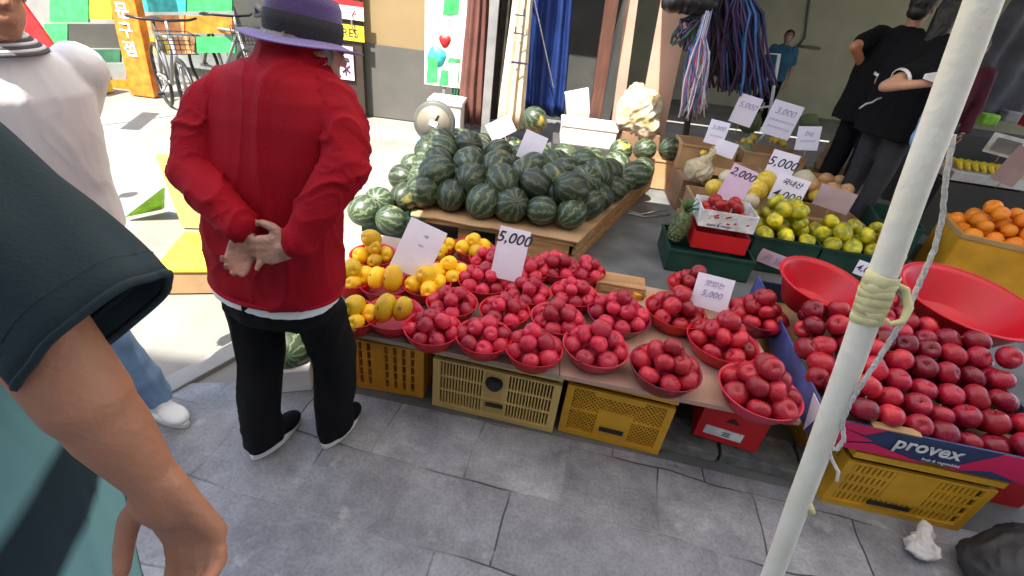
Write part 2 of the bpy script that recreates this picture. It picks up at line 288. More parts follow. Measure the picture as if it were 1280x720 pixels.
# ------------------------------------------------------------------ mesh helpers
class MB:
    def __init__(s): s.v = []; s.f = []; s.m = []; s.mats = []; s.sm = []
    def mi(s, m):
        if m not in s.mats: s.mats.append(m)
        return s.mats.index(m)
    def add(s, vs, fs, m, smooth=False):
        o = len(s.v); s.v += [V(v) for v in vs]; k = s.mi(m)
        for f in fs: s.f.append([i+o for i in f]); s.m.append(k); s.sm.append(smooth)
    def box(s, c, sz, m, rot=None, taper=1.0):
        hx, hy, hz = sz[0]/2, sz[1]/2, sz[2]/2; vs = []
        for z in (-hz, hz):
            k = taper if z > 0 else 1
            for x, y in ((-hx, -hy), (hx, -hy), (hx, hy), (-hx, hy)):
                p = V((x*k, y*k, z))
                if rot: p = rot @ p
                vs.append(p+V(c))
        s.add(vs, [(3, 2, 1, 0), (4, 5, 6, 7), (0, 1, 5, 4), (1, 2, 6, 5), (2, 3, 7, 6), (3, 0, 4, 7)], m)
    def tube(s, pts, r, m, seg=10, cap=True):
        pts = [V(p) for p in pts]; n = len(pts); rs = r if isinstance(r, (list, tuple)) else [r]*n
        vs = []; up = V((0, 0, 1)); a = None
        for i, p in enumerate(pts):
            d = (pts[min(i+1, n-1)]-pts[max(i-1, 0)]).normalized()
            if a is None: a = d.orthogonal().normalized()
            else: a = (a-d*a.dot(d)).normalized()
            b = d.cross(a)
            for k in range(seg):
                t = 2*PI*k/seg; vs.append(p+(a*math.cos(t)+b*math.sin(t))*rs[i])
        fs = []
        for i in range(n-1):
            for k in range(seg):
                k2 = (k+1) % seg; fs.append((i*seg+k, i*seg+k2, (i+1)*seg+k2, (i+1)*seg+k))
        if cap: fs.append(tuple(range(seg-1, -1, -1))); fs.append(tuple((n-1)*seg+k for k in range(seg)))
        s.add(vs, fs, m, True)
    def lathe(s, prof, m, seg=32, wob=0.0, rot=None, loc=(0, 0, 0), ph=0.0, wn=3, sm=True):
        vs = []
        for (r, z) in prof:
            for k in range(seg):
                t = 2*PI*k/seg; rr = r*(1+wob*math.sin(wn*t+ph))
                p = V((rr*math.cos(t), rr*math.sin(t), z))
                if rot: p = rot @ p
                vs.append(p+V(loc))
        fs = []
        for i in range(len(prof)-1):
            for k in range(seg):
                k2 = (k+1) % seg; fs.append((i*seg+k, i*seg+k2, (i+1)*seg+k2, (i+1)*seg+k))
        s.add(vs, fs, m, sm)
    def poly(s, pts, m): s.add(pts, [tuple(range(len(pts)))], m)
    def prism(s, pts, off, m):
        n = len(pts); off = V(off); vs = [V(p) for p in pts]+[V(p)+off for p in pts]
        fs = [tuple(range(n-1, -1, -1)), tuple(range(n, 2*n))]+[(i, (i+1) % n, n+(i+1) % n, n+i) for i in range(n)]
        s.add(vs, fs, m)
    def build(s, name, parent=None, bevel=0.0, origin=None):
        me = bpy.data.meshes.new(name)
        o0 = V(origin) if origin is not None else V((0, 0, 0))
        me.from_pydata([v-o0 for v in s.v], [], s.f)
        for m in s.mats: me.materials.append(M[m])
        me.polygons.foreach_set('material_index', s.m); me.polygons.foreach_set('use_smooth', s.sm)
        me.update(); bm = bmesh.new(); bm.from_mesh(me); bmesh.ops.recalc_face_normals(bm, faces=bm.faces); bm.to_mesh(me); bm.free()
        o = bpy.data.objects.new(name, me); COL.objects.link(o); o.location = o0
        if parent: o.parent = parent
        if bevel:
            b = o.modifiers.new('bevel', 'BEVEL'); b.width = bevel; b.segments = 2; b.limit_method = 'ANGLE'
        return o

def tag(o, label, cat, group=None):
    o['label'] = label; o['category'] = cat
    if group: o['group'] = group
    return o
def empty(name, loc, label, cat, group=None, rz=0):
    o = bpy.data.objects.new(name, None); COL.objects.link(o); o.location = loc; o.rotation_euler = (0, 0, rz); o.empty_display_size = .05
    return tag(o, label, cat, group)
def structure(o): o['kind'] = 'structure'; return o
def kids(o): return [c for c in bpy.data.objects if c.parent == o]
def copy_tree(o, parent=None):
    c = o.copy(); COL.objects.link(c)
    if parent: c.parent = parent
    for ch in KID.get(o.name, []): copy_tree(ch, c)
    return c
KID = {}
def proto(o):
    """remember the children of a thing once, so that copies are quick"""
    for c in kids(o): KID.setdefault(o.name, []).append(c); proto(c)
    return o

def textmesh(name, body, size, m, parent, loc, rot, shear=0.0, extrude=.0006, spacing=1.0, bold=0.0):
    cu = bpy.data.curves.new(name, 'FONT'); cu.body = body; cu.size = size; cu.align_x = 'CENTER'; cu.align_y = 'CENTER'
    cu.extrude = extrude; cu.shear = shear; cu.space_character = spacing; cu.offset = bold; cu.resolution_u = 3
    tmp = bpy.data.objects.new('tmp', cu); COL.objects.link(tmp)
    dg = bpy.context.evaluated_depsgraph_get(); me = bpy.data.meshes.new_from_object(tmp.evaluated_get(dg)); bpy.data.objects.remove(tmp)
    me.materials.clear(); me.materials.append(M[m])
    o = bpy.data.objects.new(name, me); COL.objects.link(o)
    if parent: o.parent = parent
    o.matrix_basis = Matrix.Translation(V(loc)) @ rot.to_4x4()
    return o

def blob(name, prims, m, parent=None, voxel=.01, smooth=2, fold=0.0, fscale=8.0, fstretch=(1, 1, .35), origin=(0, 0, 0), paint=None):
    """union of tapered capsules ('c') and ellipsoids ('e'), remeshed into one continuous surface"""
    bm = bmesh.new()
    for p in prims:
        if p[0] == 'c':
            _, a, ra, b, rb = p; a = V(a); b = V(b); d = b-a; L_ = d.length
            for c, r in ((a, ra), (b, rb)): bmesh.ops.create_icosphere(bm, subdivisions=3, radius=r, matrix=Matrix.Translation(c))
            if L_ > 1e-5:
                q = d.to_track_quat('Z', 'Y').to_matrix().to_4x4()
                bmesh.ops.create_cone(bm, cap_ends=True, segments=24, radius1=ra, radius2=rb, depth=L_, matrix=Matrix.Translation((a+b)/2) @ q)
        elif p[0] == 'l': mk_loft(bm, p[1], p[2])
        else:
            _, c, rr, ro = p
            bmesh.ops.create_icosphere(bm, subdivisions=4, radius=1, matrix=Matrix.Translation(V(c)) @ ro.to_4x4() @ Matrix.Diagonal((*rr, 1)))
    me = bpy.data.meshes.new('tmp'); bm.to_mesh(me); bm.free()
    t = bpy.data.objects.new('tmp', me); COL.objects.link(t)
    r = t.modifiers.new('r', 'REMESH'); r.mode = 'VOXEL'; r.voxel_size = voxel; r.use_smooth_shade = True
    if smooth:
        s = t.modifiers.new('s', 'SMOOTH'); s.iterations = smooth; s.factor = .6
    dg = bpy.context.evaluated_depsgraph_get(); out = bpy.data.meshes.new_from_object(t.evaluated_get(dg)); bpy.data.objects.remove(t)
    if fold:
        nn = [v.normal.copy() for v in out.vertices]
        for v, n_ in zip(out.vertices, nn):
            q = V((v.co.x*fstretch[0], v.co.y*fstretch[1], v.co.z*fstretch[2]))*fscale
            wq = q+V((noise.noise(q*.6), noise.noise(q*.6+V((7, 0, 0))), noise.noise(q*.6+V((0, 9, 0)))))*.9
            rg = max(0, 1-3.2*abs(noise.noise(wq*.8+V((3, 5, 1))))); rg2 = max(0, 1-3.5*abs(noise.noise(wq*1.9+V((11, 2, 6)))))
            h = noise.noise(q*.7)*.45 + rg*rg*.75 + rg2*rg2*.28 - .25
            v.co += n_*h*fold
    out.materials.clear()
    for mm in ([m] if isinstance(m, str) else m): out.materials.append(M[mm])
    if paint:
        for p in out.polygons: p.material_index = paint(p.center)
    for p in out.polygons: p.use_smooth = True
    o = bpy.data.objects.new(name, out); COL.objects.link(o)
    o0 = V(origin)
    if o0.length > 0: out.transform(Matrix.Translation(-o0)); o.location = o0
    if parent: o.parent = parent
    return o
I3 = Matrix.Identity(3)
def rotz(a): return Matrix.Rotation(a, 3, 'Z')
def chain(pts, rs): return [('c', pts[i], rs[i], pts[i+1], rs[i+1]) for i in range(len(pts)-1)]

def hand(w, d, n, s, k=1.0, curl=(.5, .6, .4), spread=.06, thumb_curl=.4, fr=.0085):
    """w wrist, d fingers direction, n palm normal, s thumb side; k scale; finger chains rooted in the palm"""
    w = V(w); d = V(d).normalized(); n = V(n); n = (n-d*n.dot(d)).normalized(); s0 = d.cross(n).normalized(); s = s0 if s0.dot(V(s)) > 0 else -s0
    P_ = []
    fr *= k
    bases = []
    for i, off in enumerate((.030, .010, -.010, -.029)):
        b = w+d*.085*k+s*off*k - d*(.004*abs(i-1))*k; bases.append(b)
        P_ += [('c', w+s*off*.45*k, .017*k, b, .0125*k)]
    P_.append(('c', w-d*.02*k, .024*k, w+d*.03*k, .026*k))
    P_.append(('c', w+d*.02*k+s*.018*k+n*.006*k, .019*k, w+d*.055*k+s*.012*k+n*.004*k, .014*k))
    for i, b in enumerate(bases):
        ln = (.9, 1.0, .94, .74)[i]*k; dd = (d+s*(1.5-i)*spread).normalized(); p = b; ang = 0
        for j, (l, c) in enumerate(zip((.043, .027, .022), curl)):
            ang += c*(1+.12*i); dv = dd*math.cos(ang)+n*math.sin(ang); q = p+dv*l*ln
            r0 = fr*(1.05-.09*j); P_.append(('c', p, r0, q, r0*.93)); p = q
    t0 = w+d*.022*k+s*.026*k; t1 = t0+(s*.75+d*.55+n*.25).normalized()*.034*k
    t2 = t1+(s*.35+d*.85+n*(.2+thumb_curl*.6)).normalized()*.032*k; t3 = t2+(d*.9+n*(.3+thumb_curl)-s*.15*thumb_curl).normalized()*.026*k
    P_ += chain([t0, t1, t2, t3], [.014*k, .012*k, .0105*k, .0088*k])
    return P_

def head_prims(c, f, k=1.0, up=V((0, 0, 1))):
    """c centre of the head, f facing"""
    c = V(c); f = V(f).normalized(); side = f.cross(up).normalized(); u = side.cross(f).normalized()
    R_ = Matrix((side, f, u)).transposed()
    e = lambda a, b, z, rr: ('e', c+side*a*k+f*b*k+u*z*k, tuple(q*k for q in rr), R_)
    return [e(0, -.012, .025, (.074, .092, .092)), e(0, .018, -.035, (.058, .068, .075)), e(0, .045, -.085, (.030, .032, .024)),
            ('c', c+f*.083*k+u*.012*k, .008*k, c+f*.104*k-u*.022*k, .012*k), e(0, .088, -.024, (.018, .012, .008)),
            e(.030, .075, -.006, (.018, .014, .016)), e(-.030, .075, -.006, (.018, .014, .016)), e(0, .080, -.054, (.024, .012, .007)), e(0, .078, -.065, (.021, .012, .007)),
            e(0, .078, .030, (.046, .012, .010)),
            e(.077, -.008, -.008, (.009, .017, .030)), e(-.077, -.008, -.008, (.009, .017, .030))], R_, side, u
def face_parts(c, f, parent, k=1.0):
    c = V(c); f = V(f).normalized(); side = f.cross(V((0, 0, 1))).normalized(); u = side.cross(f).normalized(); R_ = Matrix((side, f, u)).transposed()
    for sgn in (1, -1):
        b = MB(); p = c+side*.030*sgn*k+f*.083*k+u*.010*k
        b.lathe([(0, .009), (.006, .0065), (.0085, .002), (.0085, 0)], 'sign_white', 12, loc=p, rot=Matrix((side, u, f)).transposed())
        b.lathe([(0, .0105), (.004, .0095), (.0042, .005)], 'black_plastic', 10, loc=p, rot=Matrix((side, u, f)).transposed()); b.build('eye', parent)
        b = MB(); q = c+side*.030*sgn*k+f*.090*k+u*.032*k
        b.tube([q-side*.016-f*.004, q+u*.003, q+side*.016-f*.004], [.0015, .003, .0015], 'hair', 6); b.build('eyebrow', parent)

# ------------------------------------------------------------------ world and light
w = bpy.data.worlds.new('World'); SC.world = w; w.use_nodes = True
SUN_EL = math.radians(60)
sun_travel = V((.45, .89, 0)).normalized()   # horizontal way the light goes
ld = V((sun_travel.x*math.cos(SUN_EL), sun_travel.y*math.cos(SUN_EL), -math.sin(SUN_EL)))
sky = w.node_tree.nodes.new('ShaderNodeTexSky'); sky.sky_type = 'NISHITA'; sky.sun_disc = False; sky.sun_elevation = SUN_EL
sky.sun_rotation = math.atan2(-sun_travel.x, -sun_travel.y); sky.air_density = 1.2; sky.dust_density = 2.5
bg = w.node_tree.nodes['Background']; bg.inputs['Strength'].default_value = .15; w.node_tree.links.new(sky.outputs[0], bg.inputs['Color'])
sl = bpy.data.lights.new('sun', 'SUN'); sl.energy = 3.9; sl.angle = math.radians(.5); sl.color = (1, .95, .86)
so = bpy.data.objects.new('sun', sl); COL.objects.link(so); so.rotation_euler = ld.to_track_quat('-Z', 'Y').to_euler(); so.location = (-3, -6, 9)
SC.view_settings.view_transform = 'Standard'; SC.view_settings.look = 'None'; SC.view_settings.gamma = 1; SC.view_settings.use_curve_mapping = False
SC.view_settings.exposure = 1.85
SC.cycles.use_denoising = True; SC.cycles.max_bounces = 7; SC.cycles.diffuse_bounces = 4; SC.cycles.glossy_bounces = 3; SC.cycles.transmission_bounces = 4; SC.cycles.caustics_reflective = False; SC.cycles.caustics_refractive = False
SC.cycles.sample_clamp_indirect = 6

exec_parts = []
# ------------------------------------------------------------------ setting
def sheet(name, pts, z, m):
    b = MB(); b.poly([(p[0], p[1], z) for p in pts], m); return structure(b.build(name))
sheet('ground', [(-120, -120), (120, -120), (120, 120), (-120, 120)], -.012, 'lit_street')
sheet('pavement', [(-1.42, -4), (6, -4), (6, .62), (1.6, 1.24), (.72, 1.355), (-.9, 1.53), (-1.42, 1.42)], 0, 'paving')
sheet('alley_floor', [(-.9, 1.53), (.72, 1.355), (1.6, 1.24), (6, .62), (6, 14), (1.2, 14), (-1.0, 6.2), (-1.15, 4.1), (-1.0, 2.2)], -.004, 'alley')
b = MB()   # worn granite kerb between the slabs and the sunlit street, and the rough stone step under the table
for (a, c_) in (((-2.4, .75), (-1.42, 1.36)), ((-1.42, 1.36), (-1.22, 1.75)), ((-1.22, 1.75), (-1.05, 2.6))):
    a = V((*a, 0)); c_ = V((*c_, 0)); d = (c_-a); L_ = d.length; ang = math.atan2(d.y, d.x)
    b.box((a+c_)/2+V((0, 0, -.002)), (L_-.008, .10, .03), 'concrete', rotz(ang))
structure(b.build('kerb', bevel=.004))
b = MB(); x0 = .70
for i, wd in enumerate((.26, .33, .30, .34)):
    y = 1.415-(x0-.7)*.14; b.box((x0+wd/2, y+.06, .024), (wd-.01, .17+rnd(-.01, .01), .056), 'kerb', rotz(-.14+rnd(-.02, .02)), .985); x0 += wd
structure(b.build('stone_kerb', bevel=.006))
b = MB(); b.box((4.3, 8.2, .05), (5.6, 6.6, .12), 'concrete'); structure(b.build('shop_floor'))

# building that holds the shop (upper wall out of frame), interior walls, ceiling
def wall(name, c, sz, m, label, rot=None):
    b = MB(); b.box(c, sz, m, rot); return tag(b.build(name), label, 'wall')
wall('shop_back_wall', (4.2, 9.6, 1.4), (7.2, .15, 2.8), 'wall_shop', 'plain grey green wall at the back of the shop')
wall('shop_side_wall', (7.7, 7.6, 1.4), (.15, 4.1, 2.8), 'wall_shop', 'plain grey green side wall of the shop, out on the right')
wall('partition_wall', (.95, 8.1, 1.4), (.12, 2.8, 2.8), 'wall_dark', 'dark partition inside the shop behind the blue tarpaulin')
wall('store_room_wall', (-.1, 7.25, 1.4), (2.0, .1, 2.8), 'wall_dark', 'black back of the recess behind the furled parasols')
b = MB(); b.box((3.3, 8.0, 2.86), (9, 3.6, .12), 'facade'); b.box((3.2, 6.42, 4.2), (9.4, .25, 2.6), 'facade')
tag(b.build('upper_storey'), 'pale upper storey wall and ceiling above the shop opening', 'building')
# conduit on the back wall
b = MB(); p = aty(1012, 0, 9.50); q = aty(1003, 55, 9.50)
b.tube([p+V((.1, 0, .9)), p, q+V((0, 0, .1)), q+V((-.1, 0, -.15))], .018, 'grey_metal', 8)
e0 = aty(1018, 60, 9.48); b.tube([e0-V((.3, 0, .0)), e0+V((.1, 0, 0))], .02, 'grey_metal', 8)
tag(b.build('conduit'), 'thin dark conduit running up the green grey shop wall', 'conduit')

# tan wall with dark lower half, left of the furled parasols
gw = empty('rendered_wall', (-1.75, 6.25, 0), 'tan rendered wall with a dark grey lower band, left of the vertical banner', 'wall')
def lbox(parent, name, c, sz, m, rot=None, bevel=0):
    b = MB(); b.box(c, sz, m, rot); return b.build(name, parent, bevel)
lbox(gw, 'upper_panel', (.35, 0, 2.2), (1.6, .2, 2.76), 'wall_tan'); lbox(gw, 'lower_band', (.35, -.01, .41), (1.6, .22, .82), 'wall_wainscot')
# dark door with posters
dr = empty('shop_door', (-2.3, 6.05, 0), 'dark brown door left of the tan wall with posters stuck on it', 'door')
lbox(dr, 'leaf', (-.22, 0, 1.2), (.92, .08, 2.4), 'door_dark')
b = MB(); b.tube([(.16, -.06, .95), (.16, -.1, .98), (.16, -.1, 1.1), (.16, -.06, 1.13)], .01, 'steel', 8); b.build('handle', dr)
def poster(x, y, Y, w_, h_, m, name='poster', label='', txt=None, rz=0):
    p = aty(x, y, Y); b = MB(); b.box((0, 0, 0), (w_, .006, h_), m); o = b.build(name); o.location = p; tag(o, label, 'poster'); return o
p_ = poster(430, 40, 5.99, .46, .16, 'sign_yellow', label='yellow poster with black capitals on the dark door')
textmesh('lettering', 'ARES', .12, 'ink', p_, (.03, -.006, -.005), Matrix.Rotation(PI/2, 3, 'X'))
p_ = poster(431, 14, 5.99, .42, .15, 'sign_white', label='pale poster with a red strip above the yellow poster')
lbox(p_, 'red_strip', (0, -.001, .085), (.42, .008, .05), 'sign_red'); textmesh('lettering', 'IA', .08, 'sign_red', p_, (.1, -.006, -.01), Matrix.Rotation(PI/2, 3, 'X'))
p_ = poster(432, 79, 5.985, .19, .36, 'card_pink', label='small pale notice with a black mark, below the yellow poster')
b = MB()
for a in ((-.04, -.10, .05, -.02), (.05, -.10, -.04, -.02), (0, -.13, 0, 0), (-.05, .02, .05, .03), (-.04, .06, .04, .05)):
    b.tube([(a[0], -.006, a[1]), (a[2], -.006, a[3])], .008, 'ink', 5)
b.build('mark', p_)
b = MB(); b.box((0, 0, 1.25), (.75, .5, 2.5), 'wall_dark'); o = b.build('pillar'); o.location = (-3.5, 6.9, 0); tag(o, 'dark grey brown pillar behind the purple hat', 'pillar')
b = MB(); b.box((0, 0, 1.25), (.5, .3, 2.5), 'wall_wainscot'); o = b.build('pillar'); o.location = (-2.95, 6.4, 0); tag(o, 'narrow brownish pillar between the coloured shop and the dark door', 'pillar')
# building behind the camera that shades the pavement, and a street end to the left
b = MB(); b.box((4, -3.7, 4.75), (30, .8, 9.5), 'facade')
for i in range(9): b.box((-9+i*3, -3.28, 4.2), (1.2, .06, 1.4), 'glass')
tag(b.build('building'), 'pale building across the walk behind the viewer, its shadow on the slabs', 'building')
b = MB(); b.box((-13, 12.5, 2.6), (16, .5, 5.2), 'facade'); b.box((-13, 12.22, 1.2), (13, .08, 2), 'glass')
tag(b.build('building'), 'pale far building beyond the street on the left', 'building')

# awnings: unseen shade cloths inferred above the frame, edges set to shade the stalls
def awning(pts, m, name, label):
    b = MB(); n = 14; vs = []; A, B_, C_, D = [V(p) for p in pts]
    for i in range(n+1):
        for j in range(n+1):
            u, v = i/n, j/n; p = (A*(1-u)+B_*u)*(1-v)+(D*(1-u)+C_*u)*v
            p.z -= .09*math.sin(PI*u)*math.sin(PI*v)+.015*math.sin(9*u+4*v); vs.append(p)
    b.add(vs, [(i*(n+1)+j, (i+1)*(n+1)+j, (i+1)*(n+1)+j+1, i*(n+1)+j+1) for i in range(n) for j in range(n)], m, True)
    for p, q in ((A, B_), (B_, C_), (C_, D), (D, A)): b.tube([p, q], .018, 'steel', 6)
    return tag(b.build(name), label, 'awning')
awning([(-1.32, -.55, 2.38), (3.9, -1.2, 2.35), (4.1, 2.9, 2.55), (-1.25, 3.05, 2.6)], 'awning', 'awning', 'pale cloth awning stretched over the fruit tables')
awning([(.75, 3.0, 2.45), (5.6, 2.9, 2.4), (5.9, 6.1, 2.7), (.9, 6.15, 2.7)], 'awning_dark', 'awning', 'grey cloth awning in front of the shop opening')

# ------------------------------------------------------------------ crates
def crate(name, FL, FR, h, dep, m, pattern, label, z0=0.0, group='fruit crates carrying the table board', extra=None):
    """plastic fruit crate with pierced walls; FL, FR = front bottom corners on the ground"""
    FL = V(FL); FR = V(FR); FL.z = FR.z = z0; d = FR-FL; W = d.length; ang = math.atan2(d.y, d.x)
    root = empty(name, (FL+FR)/2, label, 'crate', group, ang)
    def side(b, length, org, R_, kind):
        def bx(x0, x1, z0_, z1, t=.006, y=0.0): b.box(V(org)+R_ @ V(((x0+x1)/2, y, (z0_+z1)/2)), (x1-x0, t, z1-z0_), m, R_)
        L_ = length/2
        bx(-L_, L_, h-.028, h, .022); bx(-L_, L_, 0, .028, .016); bx(-L_, L_, h-.062, h-.054, .014)
        bx(-L_, -L_+.03, .028, h-.062, .014); bx(L_-.03, L_, .028, h-.062, .014)
        xi0, xi1, zi0, zi1 = -L_+.03, L_-.03, .028, h-.062
        if kind == 'slat':      # tall narrow slots in three bands
            n = int((xi1-xi0)/.013)
            for i in range(n+1): x = xi0+(xi1-xi0)*i/n; bx(x-.0028, x+.0028, zi0, zi1, .005)
            for q in (.33, .66): z = zi0+(zi1-zi0)*q; bx(xi0, xi1, z-.005, z+.005, .008)
            bx(-.05, .05, zi0, zi1, .007, .001)
        elif kind == 'mesh':    # diagonal mesh with a plain middle plate
            for k, (a, c) in enumerate(((xi0, -W*.13), (W*.13, xi1))):
                if kind != 'mesh': break
            for sgn in (1, -1):
                s_ = .019; span = (xi1-xi0)+(zi1-zi0); n = int(span/s_)
                for i in range(n+1):
                    o_ = i*s_
                    if sgn == 1: x0_ = xi0+o_-(zi1-zi0); pts = [(x0_, zi0), (x0_+(zi1-zi0), zi1)]
                    else: x0_ = xi0+o_; pts = [(x0_, zi0), (x0_-(zi1-zi0), zi1)]
                    (xa, za), (xb, zb) = pts
                    # clip to the panel
                    def cl(xa, za, xb, zb):
                        if xa > xb: xa, za, xb, zb = xb, zb, xa, za
                        if xb <= xi0 or xa >= xi1: return None
                        t0 = max(0, (xi0-xa)/(xb-xa)); t1 = min(1, (xi1-xa)/(xb-xa))
                        return xa+(xb-xa)*t0, za+(zb-za)*t0, xa+(xb-xa)*t1, za+(zb-za)*t1
                    r = cl(xa, za, xb, zb)
                    if not r: continue
                    xa, za, xb, zb = r; L2 = math.hypot(xb-xa, zb-za)
                    if L2 < .01: continue
                    rr = R_ @ Matrix.Rotation(-math.atan2(zb-za, xb-xa), 3, 'Y')
                    b.box(V(org)+R_ @ V(((xa+xb)/2, .001*sgn, (za+zb)/2)), (L2, .004, .0045), m, rr)
            bx(-.07, .07, zi0+.0, zi0+(zi1-zi0)*.62, .012); bx(-.10, .10, zi0+(zi1-zi0)*.9, zi1, .010)
            bx(xi0, xi1, zi0+(zi1-zi0)*.5-.006, zi0+(zi1-zi0)*.5+.006, .008)
        elif kind == 'rib':     # broad ribs and openings between them
            n = 7
            for i in range(n+1): x = xi0+(xi1-xi0)*i/n; bx(x-.011, x+.011, zi0, zi1, .012)
            for q in (.2, .4, .6, .8): z = zi0+(zi1-zi0)*q; bx(xi0, xi1, z-.004, z+.004, .006)
            bx(xi0+(xi1-xi0)*.25, xi0+(xi1-xi0)*.45, zi0, zi1, .009)
        else:                   # rows of short slots beside a plain plate
            P_ = [(xi0, zi0, xi1, zi1)]
            cols = [xi0+.012+i*.019 for i in range(int((xi1-xi0-.02)/.019)+1)]; rows = 4; rh = (zi1-zi0)/rows
            for j in range(rows+1): z = zi0+j*rh; bx(xi0, xi1, z-.008, z+.008, .006)
            for i in range(len(cols)): bx(cols[i]-.0062, cols[i]+.0062, zi0, zi1, .0056)
            bx(-.075, .075, zi0+rh*1.1, zi1, .009)
    b = MB()
    side(b, W, (0, .008, 0), I3, pattern); side(b, W, (0, dep-.008, 0), I3, 'slot' if pattern == 'mesh' else pattern)
    for sx in (-1, 1): side(b, dep-.03, (sx*(W/2-.008), dep/2, 0), rotz(PI/2), 'slot' if pattern == 'mesh' else pattern)
    b.box((0, dep/2, .012), (W-.03, dep-.03, .008), m)
    b.build('crate_shell', root)
    if extra: extra(root, W)
    return root
def slot_dark(root, x, z, w_, h_, m='black_plastic', name='handle_slot'):
    b = MB(); b.box((x, -.004, z), (w_, .006, h_), m, Matrix.Rotation(rnd(-.02, .02), 3, 'Y')); b.build(name, root)

crate('fruit_crate', at(440, 482), at(529, 498), .325, .40, 'crate_orange', 'rib', 'orange yellow ribbed crate under the table, just right of the black trousers')
def ex(root, W):
    b = MB(); b.lathe([(.0, -.006), (.036, -.006), (.037, 0), (.036, .003)], 'black_plastic', 22, wob=.06, rot=Matrix.Rotation(PI/2, 3, 'X'), loc=(-.005, -.004, .205)); b.build('emblem', root)
    slot_dark(root, .005, .085, .075, .018)
crate('fruit_crate', at(540, 506), at(690, 541), .325, .40, 'crate_cream', 'slat', 'pale cream slotted crate with a round black emblem, in the middle under the table', extra=ex)
crate('fruit_crate', at(697, 538), at(822, 569), .325, .40, 'crate_yellow', 'mesh', 'bright yellow mesh sided crate under the table, right of the cream crate', extra=lambda r, W: slot_dark(r, -.0, .075, .10, .020))
crate('fruit_crate', at(1024, 626), at(1197, 664), .30, .40, 'crate_yellow', 'slot', 'mustard yellow crate with short slots, under the printed apple box', extra=lambda r, W: slot_dark(r, -.03, .06, .15, .018))
# a second row of crates carries the back of the board
for (x, y, l) in ((-.62, 2.02, 'cream crate in the shade under the back of the table, left'), (.2, 1.98, 'cream crate in the shade under the back of the table, middle'), (.85, 1.85, 'cream crate in the shade under the back of the table, right')):
    crate('fruit_crate', (x-.2, y+.02, 0), (x+.24, y-.03, 0), .325, .3, 'crate_cream', 'slot', l)

# table board (three plywood sheets end to end) lying on the crates
ZB = .352
F0 = at(428, 414, ZB); F1 = at(700, 468, ZB); F2 = at(1002, 527, ZB)
tb = empty('table_board', (0, 1.8, .335), 'long low brown plywood table top on crates, crowded with red bowls', 'table')
def slab(a, b_, back, m, nm):
    a = V(a); b_ = V(b_); off = V((.03, back, 0)); mb = MB()
    mb.prism([a-V((0, 0, .022)), b_-V((0, 0, .022)), b_+off-V((0, 0, .022)), a+off-V((0, 0, .022))], (0, 0, .020), m); o = mb.build(nm, tb); o.location = -V(tb.location); return o
slab(V((-.96, 1.53, ZB)), F1-V((.003, 0, 0)), .84, 'board', 'panel'); slab(F1, F2, .80, 'tan_board', 'panel')
# brown melon and polystyrene box glimpsed between the trouser legs
# ------------------------------------------------------------------ fruit
def fruit_mesh(name, r, m, cleft=.10, squash=.93, seg=20, rings=14, sx=1.0):
    b = MB(); prof = []
    vs = []; fs = []
    for i in range(rings+1):
        ph = PI*i/rings
        for k in range(seg):
            t = 2*PI*k/seg
            R_ = r*(1+.02*math.sin(3*t)); x = R_*math.sin(ph)*math.cos(t); y = R_*math.sin(ph)*math.sin(t); z = R_*math.cos(ph)*squash
            z -= r*.30*math.exp(-(math.sin(ph)/.28)**2)*(1 if ph < PI/2 else -.5)
            dip = cleft*math.exp(-((min(t, 2*PI-t))/.25)**2)*math.sin(ph)
            x *= (1-dip)*sx; vs.append((x, y, z))
        if i in (0, rings): pass
    for i in range(rings):
        for k in range(seg):
            k2 = (k+1) % seg; fs.append((i*seg+k, i*seg+k2, (i+1)*seg+k2, (i+1)*seg+k))
    b.add(vs, fs, m, True)
    me = b.build(name); return me
def make_fruit(kind, r, m, **kw):
    o = fruit_mesh(kind, r, m, **kw); me = o.data; bpy.data.objects.remove(o)
    bm = bmesh.new(); bm.from_mesh(me); bmesh.ops.remove_doubles(bm, verts=bm.verts, dist=1e-5); bm.to_mesh(me); bm.free(); return me
PLUM = make_fruit('plum', 1, 'plum', cleft=.07, squash=.95)
APPLE = make_fruit('apple', 1, 'apple', cleft=0.0, squash=.88)
APPLED = make_fruit('apple', 1, 'apple_dark', cleft=0.0, squash=.88)
MANGO = make_fruit('mango', 1, 'mango', cleft=.04, squash=1.28, sx=.86)
BOXAPPLE = make_fruit('apple', 1, 'strawberry', cleft=0, squash=.9)
ORANGE = make_fruit('orange', 1, 'orange', cleft=0, squash=.93)
LIME = make_fruit('mandarin', 1, 'lime', cleft=0, squash=.84)
ONION = make_fruit('peach', 1, 'onion', cleft=.05, squash=.9)
def stemmed(me):
    """apples carry a short stalk in the cavity"""
    b = MB(); b.tube([(0, 0, .5), (.05, .02, .80), (.12, .03, .98)], [.06, .05, .07], 'stem', 6)
    o = b.build('stalk'); m2 = o.data; bpy.data.objects.remove(o); return m2
STALK = stemmed(APPLE)
def put_fruit(me, name, p, r, label, cat, group, rot=None, stalk=False, sc=None):
    o = bpy.data.objects.new(name, me); COL.objects.link(o); o.location = p
    o.rotation_euler = rot if rot else (rnd(-.9, .9), rnd(-.9, .9), rnd(0, 6.3)); k = sc if sc else rnd(.88, 1.12); o.scale = (r*k*rnd(.95, 1.04), r*k*rnd(.95, 1.04), r*k*rnd(.93, 1.05))
    tag(o, label, cat, group)
    if stalk:
        s = bpy.data.objects.new('stalk', STALK); COL.objects.link(s); s.parent = o
    return o

# sticker-like brown blemishes of the mangoes are part of their skin: one mesh with dark patches
def mango_marks(o):
    pass

